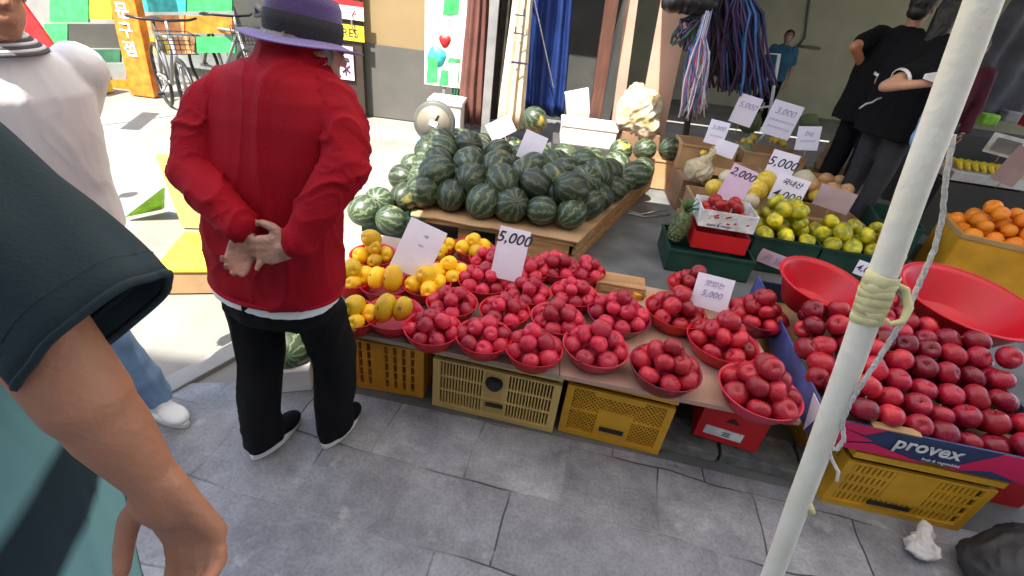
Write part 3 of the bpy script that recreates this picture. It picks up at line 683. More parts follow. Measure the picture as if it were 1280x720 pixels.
PB = [(0, .0), (.62, .0), (.72, .05), (.90, .55), (1.0, .92), (1.06, 1.0), (1.075, .97), (1.03, .86), (.93, .5), (.74, .02), (.64, -.045), (0, -.045)]
def bowl(x, y, wpx, m, label, group, h=.072, zr=None, tilt=0.0):
    zr = ZB-.002+h+.003 if zr is None else zr
    p = at(x, y, zr); R_ = wpx*ydepth(p)/F/2/1.075*.985
    b = MB(); b.lathe([(r_*R_, z_*h+.004) for r_, z_ in PB], m, 36)
    # moulded flutes around the wall
    o = b.build('bowl'); o.location = (p.x, p.y, zr-h-.001); o.rotation_euler = (tilt*rnd(-1, 1), tilt*rnd(-1, 1), rnd(0, 6))
    tag(o, label, 'bowl', group)
    return o, V((p.x, p.y, zr-h)), R_, h
def fill(bw, me, nm, r, label, cat, group, top=1, stalk=False):
    r *= 1.09; o, p, R_, h = bw; z = p.z+.008+r; n = max(4, int(2*PI*(R_*.98-r*.75)/(2.02*r))); rr = R_*.98-r*.78; a0 = rnd(0, 6)
    def g(x, y, z_): put_fruit(me, nm, p+V((x+rnd(-.004, .004), y+rnd(-.004, .004), z_-p.z+rnd(-.003, .003))), r, label, cat, group, stalk=stalk)
    for i in range(n): a = a0+2*PI*i/n; g(rr*math.cos(a), rr*math.sin(a), z+.024)
    if rr > 2*r*.85: g(0, 0, z+.004)
    n2 = {1: 3, 2: 4, 3: 5}[top]; r2 = min(rr*.52, r*1.25 if n2 > 3 else r*1.12)
    for i in range(n2): a = a0+.5+2*PI*i/n2; g(r2*math.cos(a), r2*math.sin(a), z+.024+r*1.25)
    if top >= 2: g(0.004, 0, z+.024+r*2.45)
    if top >= 3: g(-.012, .02, z+.024+r*2.5)

GM = 'red bowls of yellow mangoes'; GP = 'red bowls of plums'; GA = 'bowls heaped with apples'
MB_LIST = [ # x, y, w, label-place, n
 (444, 392, 62, 'beside the black trousers in the front row of the table'),
 (492, 390, 74, 'front row, holding two blotched fruits'),
 (481, 352, 66, 'second row from the front, holding one pair of blotched mangoes'),
 (533, 353, 64, 'second row, just left of the plum bowls'),
 (441, 345, 60, 'second row, half hidden behind the red jacket'),
 (467, 318, 60, 'third row, heaped highest, left of the tilted white card'),
 (562, 338, 56, 'third row, right of the tilted white card'),
 (548, 306, 50, 'back row, behind the tilted white card'),
 (592, 308, 52, 'back row, next to the card reading 5,000')]
for i, (x, y, wp, pl) in enumerate(MB_LIST):
    bw = bowl(x, y, wp, 'bowl_red', 'red bowl of mangoes, '+pl, GM)
    lab = 'yellow mango in the bowl, '+pl; o, p, R_, h = bw
    big = i in (1, 2); r = .050 if big else .042
    spots = [(-.032, -.01, 0), (.036, .0, 0)] if big else [(-.05, -.02, 0), (.02, -.05, 0), (.05, .022, 0), (-.02, .05, 0), (0, 0, .046)]+([(-.01, .01, .085)] if i == 5 else [])
    for (dx, dy, dz) in spots:
        rot = (rnd(.9, 1.3), rnd(-.3, .3), rnd(-.5, .5)) if not big else (.25*rnd(-1, 1)-.3, rnd(-.5, .5)*.6, rnd(-.4, .4))
        if big: dz += .02
        q = put_fruit(MANGO, 'mango', p+V((dx, dy, .012+r*1.0+dz+.012)), r, lab, 'mango', 'mangoes in '+pl, rot=rot)
        if big:
            b = MB(); pts = []
            k = q.matrix_basis.to_3x3().normalized()
            b.lathe([(0, .012), (.16, .008), (.20, -.02), (.15, -.04)], 'kraft_dark', 16, wob=.38, wn=random.choice((2, 3, 5)), ph=rnd(0, 6), rot=V((rnd(-.3, .3), -1, .35)).to_track_quat('Z', 'Y').to_matrix(), loc=(rnd(-.15, .15), -.955, .30+rnd(-.2, .2)))
            s = b.build('dark_blemish', q)

PL = [ # x, y, w, mat, place, r, top
 (541, 409, 74, 'bowl_red', 'front row, first plum bowl from the left', .030, 1),
 (605, 419, 74, 'bowl_red', 'front row, second plum bowl from the left', .031, 1),
 (667, 434, 76, 'bowl_red', 'front row, third plum bowl from the left', .033, 1),
 (745, 432, 86, 'bowl_pink', 'front row, above the yellow mesh crate', .034, 2),
 (565, 377, 66, 'bowl_red', 'second row, first plum bowl from the left', .030, 1),
 (631, 387, 66, 'bowl_red', 'second row, second plum bowl from the left', .030, 1),
 (697, 397, 70, 'bowl_pink', 'second row, third plum bowl from the left', .031, 1),
 (606, 349, 70, 'bowl_red', 'third row, directly below the card reading 5,000', .031, 1),
 (660, 364, 60, 'bowl_red', 'third row, just right below the card reading 5,000', .030, 1),
 (718, 366, 62, 'bowl_red', 'third row, left of the tall heap', .030, 1),
 (612, 324, 52, 'bowl_red', 'back, on the left side of the card reading 5,000', .029, 1),
 (664, 336, 50, 'bowl_red', 'back, on the right side of the card reading 5,000', .029, 1),
 (695, 331, 62, 'bowl_red', 'back row, second bowl from its right end', .030, 1),
 (735, 337, 46, 'bowl_red', 'back row, small one at its right end', .029, 1),
 (774, 392, 82, 'bowl_wine', 'tall heap in the middle behind the pale pink rim', .034, 2)]
for x, y, wp, mm, pl, r, top in PL:
    bw = bowl(x, y, wp, mm, ('dark red' if mm == 'bowl_wine' else 'pink rimmed' if mm == 'bowl_pink' else 'red')+' bowl of plums, '+pl, GP)
    fill(bw, PLUM, 'plum', r, 'round red plum, '+pl, 'plum', 'plums, '+pl, top)
AL = [
 (832, 458, 92, 'bowl_wine', 'front row, just left of the red carton', .038, 2, 0),
 (903, 425, 90, 'bowl_red', 'second row, heaped in front of the pale price card', .038, 3, .0),
 (950, 487, 104, 'bowl_pink', 'front row, beside the printed box', .040, 3, 0),
 (845, 388, 78, 'bowl_red', 'third row, left of the pale price card', .036, 2, 0),
 (866, 357, 64, 'bowl_red', 'back row, behind and left of the pale price card', .034, 2, 0),
 (948, 392, 74, 'bowl_wine', 'third row, right of the pale price card by the basin', .036, 3, 0)]
for x, y, wp, mm, pl, r, top, dz in AL:
    bw = bowl(x, y, wp, mm, ('dark red' if mm == 'bowl_wine' else 'pink' if mm == 'bowl_pink' else 'red')+' bowl of apples, '+pl, GA, h=.08)
    fill(bw, APPLE, 'apple', r, 'glossy red apple, '+pl, 'apple', 'apples, '+pl, top)
# scrap of yellow packing between the heaps
b = MB(); p = at(797, 368, ZB+.02); b.box((0, 0, 0), (.07, .05, .04), 'crate_yellow', Euler((.2, .1, .5)).to_matrix()); b.box((-.03, .02, .028), (.03, .03, .018), 'crate_yellow', Euler((.2, .4, .2)).to_matrix()); o = b.build('packing_foam', bevel=.006); o.location = p; tag(o, 'scrap of yellow packing foam behind the tall plum heap', 'packing')
b = MB(); p = at(775, 356, ZB+.03); b.box((0, 0, 0), (.24, .12, .06), 'wood', rotz(-.1)); b.box((0, -.063, 0), (.22, .004, .03), 'kraft', rotz(-.1)); o = b.build('wooden_block', bevel=.004); o.location = p; tag(o, 'pale wooden block on the back edge of the table', 'block')

# red carton hanging below the board
a0 = at(866, 543, .07); a1 = at(944, 566, .07); d = a1-a0
rc = empty('red_carton', (a0+a1)/2, 'bright red carton with a white label under the front edge of the table', 'carton', rz=math.atan2(d.y, d.x)); Wd = d.length
lbox(rc, 'box', (0, .09, .105), (Wd, .18, .21), 'red_card'); lb_ = lbox(rc, 'label', (-.02, -.002, .055), (Wd*.6, .003, .045), 'sign_white', Matrix.Rotation(.02, 3, 'Y'))
b = MB()
for k in range(3): b.box((-.01, -.005, .045+k*.009), (.03, .002, .003), 'ink')
b.build('print', rc); b = MB(); b.prism([(-.03, -.002, .12), (.02, -.002, .12), (.0, -.002, .145), (-.012, -.002, .143)], (0, -.002, 0), 'black_plastic'); b.build('hand_hole', rc)

# ------------------------------------------------------------------ printed apple box on the mustard crate
FLb = at(1010, 548, .315); FRb = at(1282, 606, .315); d = FRb-FLb; d.z = 0; angb = math.atan2(d.y, d.x); Wb = .86; Hb = .115
bxr = empty('printed_box', FLb, 'open navy and magenta fruit box with white lettering, filled with apples, on the mustard crate', 'box', rz=angb)
Db = .98
b = MB(); b.box((Wb/2, Db/2, .004), (Wb, Db, .008), 'kraft'); b.build('bottom', bxr)
b = MB(); b.box((Wb/2, .004, Hb/2), (Wb, .008, Hb), 'navy')
fw = b.build('front_wall', bxr)
def patch(pts, m, y=-.0015, nm='printed_patch'):
    b = MB(); b.prism([(x, y, z) for x, z in pts], (0, -.0012, 0), m); return b.build(nm, fw)
W_ = d.length
patch([(.0, .0), (.02, .0), (.20, .052), (.0, Hb)], 'magenta'); patch([(.0, Hb), (.22, Hb), (.16, .075), (.005, Hb-.01)], 'magenta', y=-.003)
patch([(.03, 0), (.40, 0), (.20, .045)], 'magenta', y=-.0045)
patch([(.47, .0), (.86, 0), (.86, Hb), (.60, Hb)], 'magenta'); patch([(.5, 0), (.72, 0), (.6, .03)], 'navy', y=-.003)
textmesh('lettering', 'provex', .075, 'sign_white', fw, (.375, -.0055, .072), Matrix.Rotation(PI/2, 3, 'X'), bold=.0018, spacing=1.02)
textmesh('small_lettering', 'fruit & vegetables', .018, 'sign_white', fw, (.44, -.0055, .022), Matrix.Rotation(PI/2, 3, 'X'))
b = MB(); b.box((.004, Db/2, Hb/2+.012), (.008, Db, Hb+.024), 'navy_shine'); lw = b.build('side_wall', bxr)
b = MB(); b.prism([(-.003, .0, Hb+.02), (-.003, .10, Hb+.02), (-.003, .04, .0)], (-.002, 0, 0), 'card'); b.build('printed_patch', lw)
b = MB(); b.box((Wb-.004, Db/2, Hb/2), (.008, Db, Hb), 'navy'); b.build('side_wall', bxr)
b = MB(); b.box((Wb/2, Db-.004, Hb/2), (Wb, .008, Hb), 'navy'); b.build('back_wall', bxr)
b = MB(); b.box((.25, .012, Hb+.003), (.16, .03, .006), 'kraft', Matrix.Rotation(.1, 3, 'X')); b.build('flap', bxr)
# what stands below the box out of frame to the right and behind: two more crates
def under(x, y, lab):
    q = FLb+rotz(angb) @ V((x, y, 0)); q2 = FLb+rotz(angb) @ V((x+.40, y, 0)); crate('fruit_crate', (q.x, q.y, 0), (q2.x, q2.y, 0), .30, .42, 'crate_yellow', 'slot', lab)
under(.03, .5, 'mustard crate in the shade under the back left of the printed box'); under(.44, .5, 'mustard crate in the shade under the back right of the printed box')
lbox(empty('red_carton', at(1245, 640, .0), 'red carton with a grey edge beside the mustard crate, under the printed box', 'carton', rz=-.1), 'box', (.03, .2, .13), (.22, .3, .26), 'red_card', Matrix.Rotation(.12, 3, 'Y'))
# apples: rows from the front wall to the back, heaped
RB = rotz(angb); r = .046; nx = 9; cnt = 0
BAS = [(at(1031, 352, .60), .175, .14), (at(1212, 372, .61), .275, .16)]
def inbasin(q):
    for c, R_, h_ in BAS:
        t = (q.z+.03-(c.z-h_))/h_
        if t > -.2 and math.hypot(q.x-c.x, q.y-c.y) < R_*(.62+.38*min(1, max(0, t)))+.028: return True
    return False
row_words = ['front row', 'second row', 'third row', 'fourth row', 'fifth row', 'sixth row', 'seventh row', 'eighth row', 'ninth row', 'tenth row']
ords = ['first', 'second', 'third', 'fourth', 'fifth', 'sixth', 'seventh', 'eighth', 'ninth', 'tenth', 'eleventh', 'twelfth']
def heapz(u, v):  # height of the surface above the box bottom
    s = .075+.13*min(1, v/.45)+.03*math.sin(u*7+1)
    if u < .16: s -= (.16-u)*.35
    return s
for j in range(10):
    v = .055+j*.094
    for i in range(nx):
        u = .055+i*.094+(.03 if j % 2 else 0)+rnd(-.008, .008)
        if u > Wb-.05: continue
        z = .008+r+max(0, heapz(u, v)-.02)+rnd(-.012, .012)
        q = FLb+RB @ V((u, v+rnd(-.010, .010), z))
        if inbasin(q): continue
        dark = rnd(0, 1) < (.35 if u < .3 else .8)
        k = (i == 0 and j == 1)
        put_fruit(APPLED if dark else APPLE, 'apple', q, r, f'dark red apple in the printed box, {row_words[j]} from front, {ords[i]} from left', 'apple', 'apples heaped in the printed box', stalk=(rnd(0, 1) < .5), sc=rnd(.92, 1.1),
                  rot=(1.1+rnd(-.2, .2), 0, rnd(-.3, .3)) if k else None)
# the layer below, seen in the gaps

for j in range(9):
    v = .10+j*.094
    for i in range(nx-1):
        u = .10+i*.094; z = .008+r+max(0, heapz(u, v)-.02)-.062
        if z < .035: continue
        q = FLb+RB @ V((u, v, z))
        if inbasin(q): continue
        put_fruit(APPLED, 'apple', q, r, f'dark red apple glimpsed in the gaps of the lower layer in the printed box', 'apple', 'apples in the lower layer of the printed box')
for (x, y, z, rr) in ((1004, 412, .50, .042), (1022, 472, .46, .048), (1008, 436, .49, .044)):
    q = at(x, y, z); put_fruit(APPLE, 'apple', q, rr, {412: 'red apple on the box edge just below the small basin', 472: 'red apple turned stalk end to the viewer at the left wall of the printed box', 436: 'red apple between the small basin and the stalk end apple'}[y], 'apple', 'apples heaped in the printed box', rot=(1.15, 0, -.25) if y == 472 else None, stalk=(y == 472))

# two large basins lying tipped on the heap
def basin(x, y, z, wpx, hgt, label, tx, ty, k=.62):
    p = at(x, y, z); R_ = wpx*ydepth(p)/F/2/1.05
    root = empty('basin', p, label, 'basin', 'large red basins on the apple heap'); root.rotation_euler = (tx, ty, 0)
    b = MB(); b.lathe([(0, -hgt), (k*R_, -hgt), (k*R_+.006, -hgt+.006), (.93*R_, -.02), (R_*.985, -.004), (1.05*R_, 0), (1.055*R_, -.008), (1.0*R_, -.018), (.945*R_, -.03), (k*R_+.012, -hgt-.002), (k*R_, -hgt-.008), (0, -hgt-.008)], 'basin', 48); b.build('shell', root)
    b = MB(); b.tube([V((R_*1.055*math.cos(t*2*PI/40), R_*1.055*math.sin(t*2*PI/40), -.004)) for t in range(41)], .0055, 'basin', 8, False); b.build('rim', root)
    return root
basin(1031, 352, .60, 106, .14, 'smaller red plastic basin tipped on the apple heap, left of the white pole', .12, .05)
basin(1212, 372, .61, 152, .16, 'larger red plastic basin tipped on the apple heap, right of the white pole', .10, .0)

# ------------------------------------------------------------------ watermelons
def wm_mesh():
    b = MB(); seg, rings = 28, 18; vs = []; fs = []
    for i in range(rings+1):
        ph = PI*i/rings
        for k in range(seg):
            t = 2*PI*k/seg; R_ = 1+.012*math.sin(5*t)
            vs.append((R_*math.sin(ph)*math.cos(t), R_*math.sin(ph)*math.sin(t), 1.04*math.cos(ph)-.05*math.exp(-(math.sin(ph)/.16)**2)*math.copysign(1, math.cos(ph))))
    for i in range(rings):
        for k in range(seg):
            k2 = (k+1) % seg; fs.append((i*seg+k, i*seg+k2, (i+1)*seg+k2, (i+1)*seg+k))
    b.add(vs, fs, 'watermelon', True); o = b.build('w'); me = o.data; bpy.data.objects.remove(o)
    bm = bmesh.new(); bm.from_mesh(me); bmesh.ops.remove_doubles(bm, verts=bm.verts, dist=1e-5); bm.to_mesh(me); bm.free(); return me
WM = wm_mesh()
_b = MB(); _b.tube([(0, 0, .95), (.03, .0, 1.06), (.12, .03, 1.14)], [.05, .035, .03], 'stem', 6); _o = _b.build('stalk'); WSTALK = _o.data; bpy.data.objects.remove(_o)
GW = 'watermelons piled on the pallet'
def melon(p, r, label, group=GW, rot=None):
    o = bpy.data.objects.new('watermelon', WM); COL.objects.link(o); o.location = p; k = r*rnd(.95, 1.05); o.scale = (k, k, k*rnd(1.0, 1.1))
    o.rotation_euler = rot or (rnd(.7, 2.4)*random.choice((-1, 1)), rnd(-.8, .8), rnd(0, 6.3)); tag(o, label, 'watermelon', group)
    s = bpy.data.objects.new('stalk', WSTALK); COL.objects.link(s); s.parent = o
    return o
r = .112; zp = .205
def rowx(Y): f = (Y-3.05)/1.5; return -.70-.22*f, .33+.80*f
for lay in range(3):
    for j in range(7):
        Y = 3.08+j*.215+lay*.12
        if lay == 0 and j > 8: continue
        if lay == 1 and (j > 3): continue
        if lay == 2: continue
        xa, xb = rowx(Y); xa += lay*.10; xb -= lay*.10
        if lay == 2: xa += .35; xb -= .10
        n = max(2, round((xb-xa)/.228)+1)
        for i in range(n):
            if lay == 0 and 1 < j < 4 and 0 < i < n-1: continue
            x = xa+(xb-xa)*i/(n-1)
            p = V((x+rnd(-.012, .012), Y+rnd(-.015, .015)-.057*x, zp+r+lay*.108+rnd(-.02, .03)*lay))
            lw_ = ('bottom', 'second', 'top')[lay]; fr_ = row_words[j-(2 if lay == 2 else 0)]
            melon(p, r*rnd(.90, 1.10), f'striped watermelon, {lw_} layer of the pile, {fr_} from the front, {ords[i]} from left')
for k, (x, y, z, lb) in enumerate([(474, 252, .30, 'striped watermelon just right of the red sleeve, above the green crate'), (506, 246, .28, 'watermelon leaning on the left side of the pallet pile, in the shade'), (516, 207, .22, 'grey green watermelon at the far left of the pile, nearest the dial scale'), (503, 222, .22, 'dark watermelon left of the pile, second from the dial scale'), (489, 275, .24, 'dark watermelon lying in the green crate'), (456, 263, .26, 'watermelon half hidden by the red sleeve beside the green crate'), (560, 196, .30, 'pale green watermelon just below the blue scale tray'), (592, 192, .32, 'watermelon just right of the blue scale tray')]):
    melon(at(x, y, z), .10, lb, 'loose watermelons left of the pallet')
for k, x in enumerate((776, 806, 838)):
    melon(at(x, 188-k*1, .40), .105, 'dark watermelon in the short row on the right, '+('left end', 'middle', 'right end above the carton')[k], 'watermelons on the low carton', rot=(.1, 1.5, rnd(0, 1)))
melon(at(668, 150, .50), .12, 'large shaded watermelon under the blue tarpaulin at the back of the pile', 'watermelons at the back')
melon(at(640, 372, .12), .10, 'green watermelon on the ground under the table', 'watermelons under the table').location = at(363, 432, .16)
# pallet: cardboard sheet on a wooden frame
pr = empty('pallet', (0, 3.6, 0), 'wooden pallet covered with a brown cardboard sheet under the watermelons', 'pallet')
A_, B_ = at(513, 270, .195), at(722, 303, .195)
C_ = V((1.28, 4.80, .195)); D_ = V((-1.05, 4.85, .195))
def loc(o, root): o.location = o.location-V(root.location)
b = MB(); jag = []
for i in range(15):
    u = i/14; p = A_.lerp(B_, u)+V((0, rnd(-.018, .012), rnd(-.004, .003))); jag.append(p)
b.prism(jag+[C_, D_], (0, 0, .008), 'kraft'); loc(b.build('cardboard_sheet', pr), pr)
b = MB()
def beam(a, c_, sz, z, m='wood'):
    a = V(a); c_ = V(c_); d = c_-a; b.box(((a.x+c_.x)/2, (a.y+c_.y)/2, z), (math.hypot(d.x, d.y), sz[0], sz[1]), m, rotz(math.atan2(d.y, d.x)))
A2 = A_+V((.02, .05, 0)); B2 = B_+V((-.02, .04, 0)); Cc = C_-V((.04, .04, 0)); Dd = D_+V((.05, -.04, 0))
beam(A2, B2, (.05, .035), .172); beam(A2, B2, (.05, .03), .025); beam(B2, Cc, (.05, .05), .16); beam(B2, Cc, (.05, .05), .03); beam(B2+V((.01, 0, 0)), Cc, (.02, .04), .10)
for u in (.0, .28, .52, .76): q = A2.lerp(B2, u); b.box((q.x+.05, q.y+.06, .085), (.10, .10, .14), 'wood', rotz(-.06))
for u in (.3, .62, .97): q = B2.lerp(Cc, u); b.box((q.x-.05, q.y, .09), (.09, .10, .13), 'wood', rotz(1.1))
loc(b.build('frame', pr), pr)
b = MB(); q = B2+V((-.17, -.005, 0)); b.box((q.x, q.y+.05, .10), (.30, .10, .165), 'wood', rotz(-.06)); loc(b.build('end_block', pr, .004), pr)

def open_box(name, p, sz, m, label, cat='crate', group=None, rz=0.0, wallt=.008, flaps=0, extra=None):
    root = empty(name, p, label, cat, group, rz); x, y, z = sz; b = MB()
    b.box((0, 0, .004), (x, y, .008), m)
    for s in (-1, 1):
        b.box((0, s*(y/2-wallt/2), z/2), (x, wallt, z), m); b.box((s*(x/2-wallt/2), 0, z/2), (wallt, y-2*wallt, z), m)
        b.box((0, s*(y/2+.002), z-.012), (x+.008, .012, .016), m); b.box((s*(x/2+.002), 0, z-.012), (.012, y, .016), m)
    b.build('walls', root)
    if flaps:
        b = MB(); b.box((0, -y/2-.03, z-.02), (x*.96, .004, .08), m, Matrix.Rotation(-.9, 3, 'X')); b.build('flap', root)
    return root
gcr = open_box('green_crate', at(487, 302, .0)+V((0, .16, 0)), (.40, .34, .20), 'crate_green', 'dark green plastic crate left of the pallet holding a watermelon', rz=.12)
open_box('carton', at(815, 236, 0)+V((0, .15, 0)), (.34, .30, .30), 'kraft', 'brown carton under the short row of watermelons on the right', 'carton')
# ------------------------------------------------------------------ price cards
def card(x, y, Y, wpx, hpx, roll, label, lines=(), m='card', lean=.25, stick=0, grp=None):
    p = aty(x, y, Y); k = ydepth(p)/F; w_, h_ = wpx*k*.97, hpx*k*1.02
    n = (CC-p); n.z *= (1-lean); n.normalize(); rt = V((0, 0, 1)).cross(n).normalized(); up = n.cross(rt)
    R_ = Matrix((rt, up, n)).transposed() @ Matrix.Rotation(roll, 3, 'Z')
    b = MB(); nseg = 6; t = .0012
    vs = []; 
    for s in (0, 1):
        for i in range(nseg+1):
            u = i/nseg; zz = .05*h_*math.sin(PI*u)*.6-s*t
            vs += [(w_*-.5, h_*(u-.5), zz), (w_*.5, h_*(u-.5), zz+.01*w_)]
    fs = []; o_ = 2*(nseg+1)
    for i in range(nseg): a = 2*i; fs += [(a, a+1, a+3, a+2), (o_+a, o_+a+2, o_+a+3, o_+a+1), (a, a+2, o_+a+2, o_+a), (a+1, o_+a+1, o_+a+3, a+3)]
    fs += [(0, o_, o_+1, 1), (2*nseg, 2*nseg+1, o_+2*nseg+1, o_+2*nseg)]
    b.add([(a, c, d) for a, c, d in vs], fs, m); o = b.build('price_card'); o.matrix_basis = Matrix.Translation(p) @ R_.to_4x4(); tag(o, label, 'price card', grp or 'handwritten price cards')
    for (txt, sz, ly, mm) in lines: textmesh('lettering', txt, h_*sz, mm, o, (0, h_*ly, .05*h_*.6*math.cos(ly*PI)+.0015+.005*w_), I3, shear=.25, bold=.0008 if mm == 'ink' else 0)
    if stick:
        b = MB(); b.tube([(0, -h_*.45, -.004), (0, -h_*.5-stick, -.004)], .0035, 'wood', 6); b.build('stick', o)
    return o
Yc = at(522, 345, ZB+.08).y
card(523, 312, at(505, 345, ZB+.05).y, 50, 66, -.42, 'tilted pale card with faint marks among the mango bowls', [("\u2019\u2019", .22, .22, 'ink_faint'), ('\u2013', .2, .1, 'ink_faint')], stick=0)
card(638, 318, at(636, 352, ZB+.07).y, 40, 64, -.10, 'white card reading 5,000 between mango and plum bowls', [('5,000', .30, .30, 'ink')])
card(890, 366, at(890, 388, ZB+.12).y, 45, 42, .08, 'pale card with faint writing between the apple heaps', [('\ub9db\uc788\ub294', .20, .25, 'ink_faint'), ('5,000', .26, -.05, 'ink_faint')], stick=.08)
card(665, 184, 3.75, 30, 34, -.28, 'plain white card standing on the watermelon pile', [], stick=.08)
card(626, 160, 4.3, 34, 22, .55, 'pinkish card tilted back at the rear of the watermelon pile', [], 'card_pink', stick=.08)
card(896, 166, 4.35, 24, 28, -.05, 'small card with violet lines at the far left of the middle stall', [('3,000', .26, .2, 'ink_faint'), ('=====', .18, -.15, 'ink_faint')], stick=.10)
card(932, 138, 4.75, 28, 34, -.12, 'card behind the round melon at the top of the middle stall', [('5,000', .28, .15, 'ink_faint')], stick=.1)
card(977, 150, 4.65, 36, 40, -.10, 'largest card at the back of the middle stall with three faint lines', [('3,000', .26, .22, 'ink_faint'), ('========', .16, -.05, 'ink_faint'), ('=======', .16, -.25, 'ink_faint')], stick=.1)
card(1010, 173, 4.45, 26, 28, .20, 'small card tilted left beside the brown bag', [('2kg', .24, .2, 'ink_faint'), ('=====', .2, -.12, 'ink_faint')], stick=.1)
card(907, 186, 4.15, 26, 18, -.12, 'small blank white card between yellow fruit and a green melon', [], stick=.06)
card(976, 209, 3.95, 32, 36, -.05, 'card reading 5,000 in the centre of the middle stall', [('5,000', .42, .12, 'ink')], stick=.08)
card(986, 238, 3.62, 38, 34, -.06, 'card reading 4,000 standing in the green fruit', [('\uad6d\ub0b4\uc0b0', .24, .24, 'ink'), ('4,000', .42, -.22, 'ink')], stick=.08)
card(921, 231, 3.50, 32, 44, -.18, 'pink card reading 2,000 behind the boxed red apples', [('2,000', .30, .30, 'ink')], 'card_pink', stick=.06)
card(1043, 249, 3.72, 42, 26, -.05, 'dull brownish card beside the round peaches', [], 'card_brown', stick=.08)
card(1084, 338, 3.0, 26, 18, 0, 'card with a bold 4 seen just left of the white pole', [('4,000', .6, 0, 'ink')], stick=.06)

# ------------------------------------------------------------------ middle stall
GG = 'dark green crates in front of the middle stall'
def rest(name, q, sz, m, label, **k): return open_box(name, q, sz, m, label, **k)
g1 = open_box('green_crate', V((1.36, 3.22, 0)), (.58, .42, .17), 'crate_green', 'low dark green crate under the boxed red apples', group=GG, rz=-.08)
g2 = open_box('green_crate', at(966, 340, 0)+V((.02, .2, 0)), (.46, .44, .27), 'crate_green', 'dark green crate heaped with green mandarins, left one with a paper sign', group=GG, rz=-.08)
g3 = open_box('green_crate', V((g2.location.x+.54, g2.location.y-.05, 0)), (.60, .44, .26), 'crate_green', 'dark green crate heaped with green and yellow mandarins, right one', group=GG, rz=-.08)
s_ = card(965, 324, g2.location.y-.25, 44, 18, -.05, 'faded pink paper sign on the front of the green crate', [('\uadc0 \uc77c', .6, 0, 'ink_faint')], 'card_pink', lean=.9, grp='signs')
def pile(me, nm, cx, cy, z0, w_, d_, r, label, cat, group, layers=2, rz=-.08, dens=2.0, rnds=.3):
    for l in range(layers):
        ww, dd = w_-l*r*1.7, d_-l*r*1.5; nx_, ny_ = max(1, int(ww/(dens*r))), max(1, int(dd/(dens*r)))
        for i in range(nx_):
            for j in range(ny_):
                x = ((i+.5)/nx_-.5)*ww+rnd(-.2, .2)*r; y = ((j+.5)/ny_-.5)*dd+rnd(-.2, .2)*r
                q = V((cx, cy, 0))+rotz(rz) @ V((x, y, 0)); q.z = z0+r+l*r*1.45+rnd(-rnds, rnds)*r*.5
                put_fruit(me, nm, q, r*rnd(.93, 1.07), label, cat, group)
pile(LIME, 'mandarin', g2.location.x, g2.location.y, .21, .45, .44, .060, 'green mandarin with yellow patches in the left heaped green crate', 'mandarin', 'mandarins in the left green crate', 3)
pile(LIME, 'mandarin', g3.location.x, g3.location.y, .20, .58, .44, .062, 'green to yellow mandarin in the right heaped green crate', 'mandarin', 'mandarins in the right green crate', 2)
# white box of red apples resting on the low crate
wb = empty('apple_box', V((1.40, 3.20, .18)), 'white printed box of red apples on the low green crate', 'box', rz=-.1)
b = MB()
for k in (0, 1):
    z0_ = k*.165
    b.box((0, 0, z0_+.004), (.37, .28, .008), 'sign_white')
    for s in (-1, 1): b.box((0, s*.138, z0_+.06), (.37, .006, .12), 'sign_white' if k else 'red_card'); b.box((s*.182, 0, z0_+.06), (.006, .27, .12), 'sign_white' if k else 'red_card')
b.build('walls', wb)
for i in range(11):
    b = MB(); b.box((rnd(-.14, .14), -.1425, .165+rnd(.035, .105)), (rnd(.015, .04), .002, .010), 'card_pink' if i % 2 else 'red_card', Matrix.Rotation(rnd(-.6, .6), 3, 'Y')); b.build('printed_motif', wb)
textmesh('lettering', 'apple & mango', .028, 'navy', wb, (-.05, -.1425, .187), Matrix.Rotation(PI/2, 3, 'X'), shear=.3)
pile(BOXAPPLE, 'apple', 1.40, 3.20, .37, .33, .26, .044, 'red apple in the white printed box on the low green crate', 'apple', 'apples in the white printed box', 2, -.1)
# pineapple lying left of the box
pa = empty('pineapple', at(850, 282, .28), 'dark rough pineapple standing left of the white apple box', 'pineapple')
b = MB(); b.lathe([(0, -.12), (.045, -.11), (.062, -.05), (.064, .02), (.05, .08), (.02, .11), (0, .112)], 'netted', 20, wob=.03, wn=9)
for i in range(7):
    for k in range(12):
        z = -.09+i*.028; rr = .064*math.sqrt(max(.1, 1-((z)/.135)**2)); t = 2*PI*(k+.5*(i % 2))/12; b.box((rr*math.cos(t), rr*math.sin(t), z), (.012, .02, .02), 'netted', rotz(t), .3)
b.build('fruit_body', pa)
b = MB()
for k in range(16):
    t = k*2.4; q = .012+.002*k; L_ = .12-.004*k; b.tube([(0, 0, .10), (q*math.cos(t), q*math.sin(t), .10+L_*.6), (q*2.6*math.cos(t), q*2.6*math.sin(t), .10+L_)], [.009, .007, .001], 'leaf', 4)
b.build('crown', pa); pa.rotation_euler = (0, .12, 0)
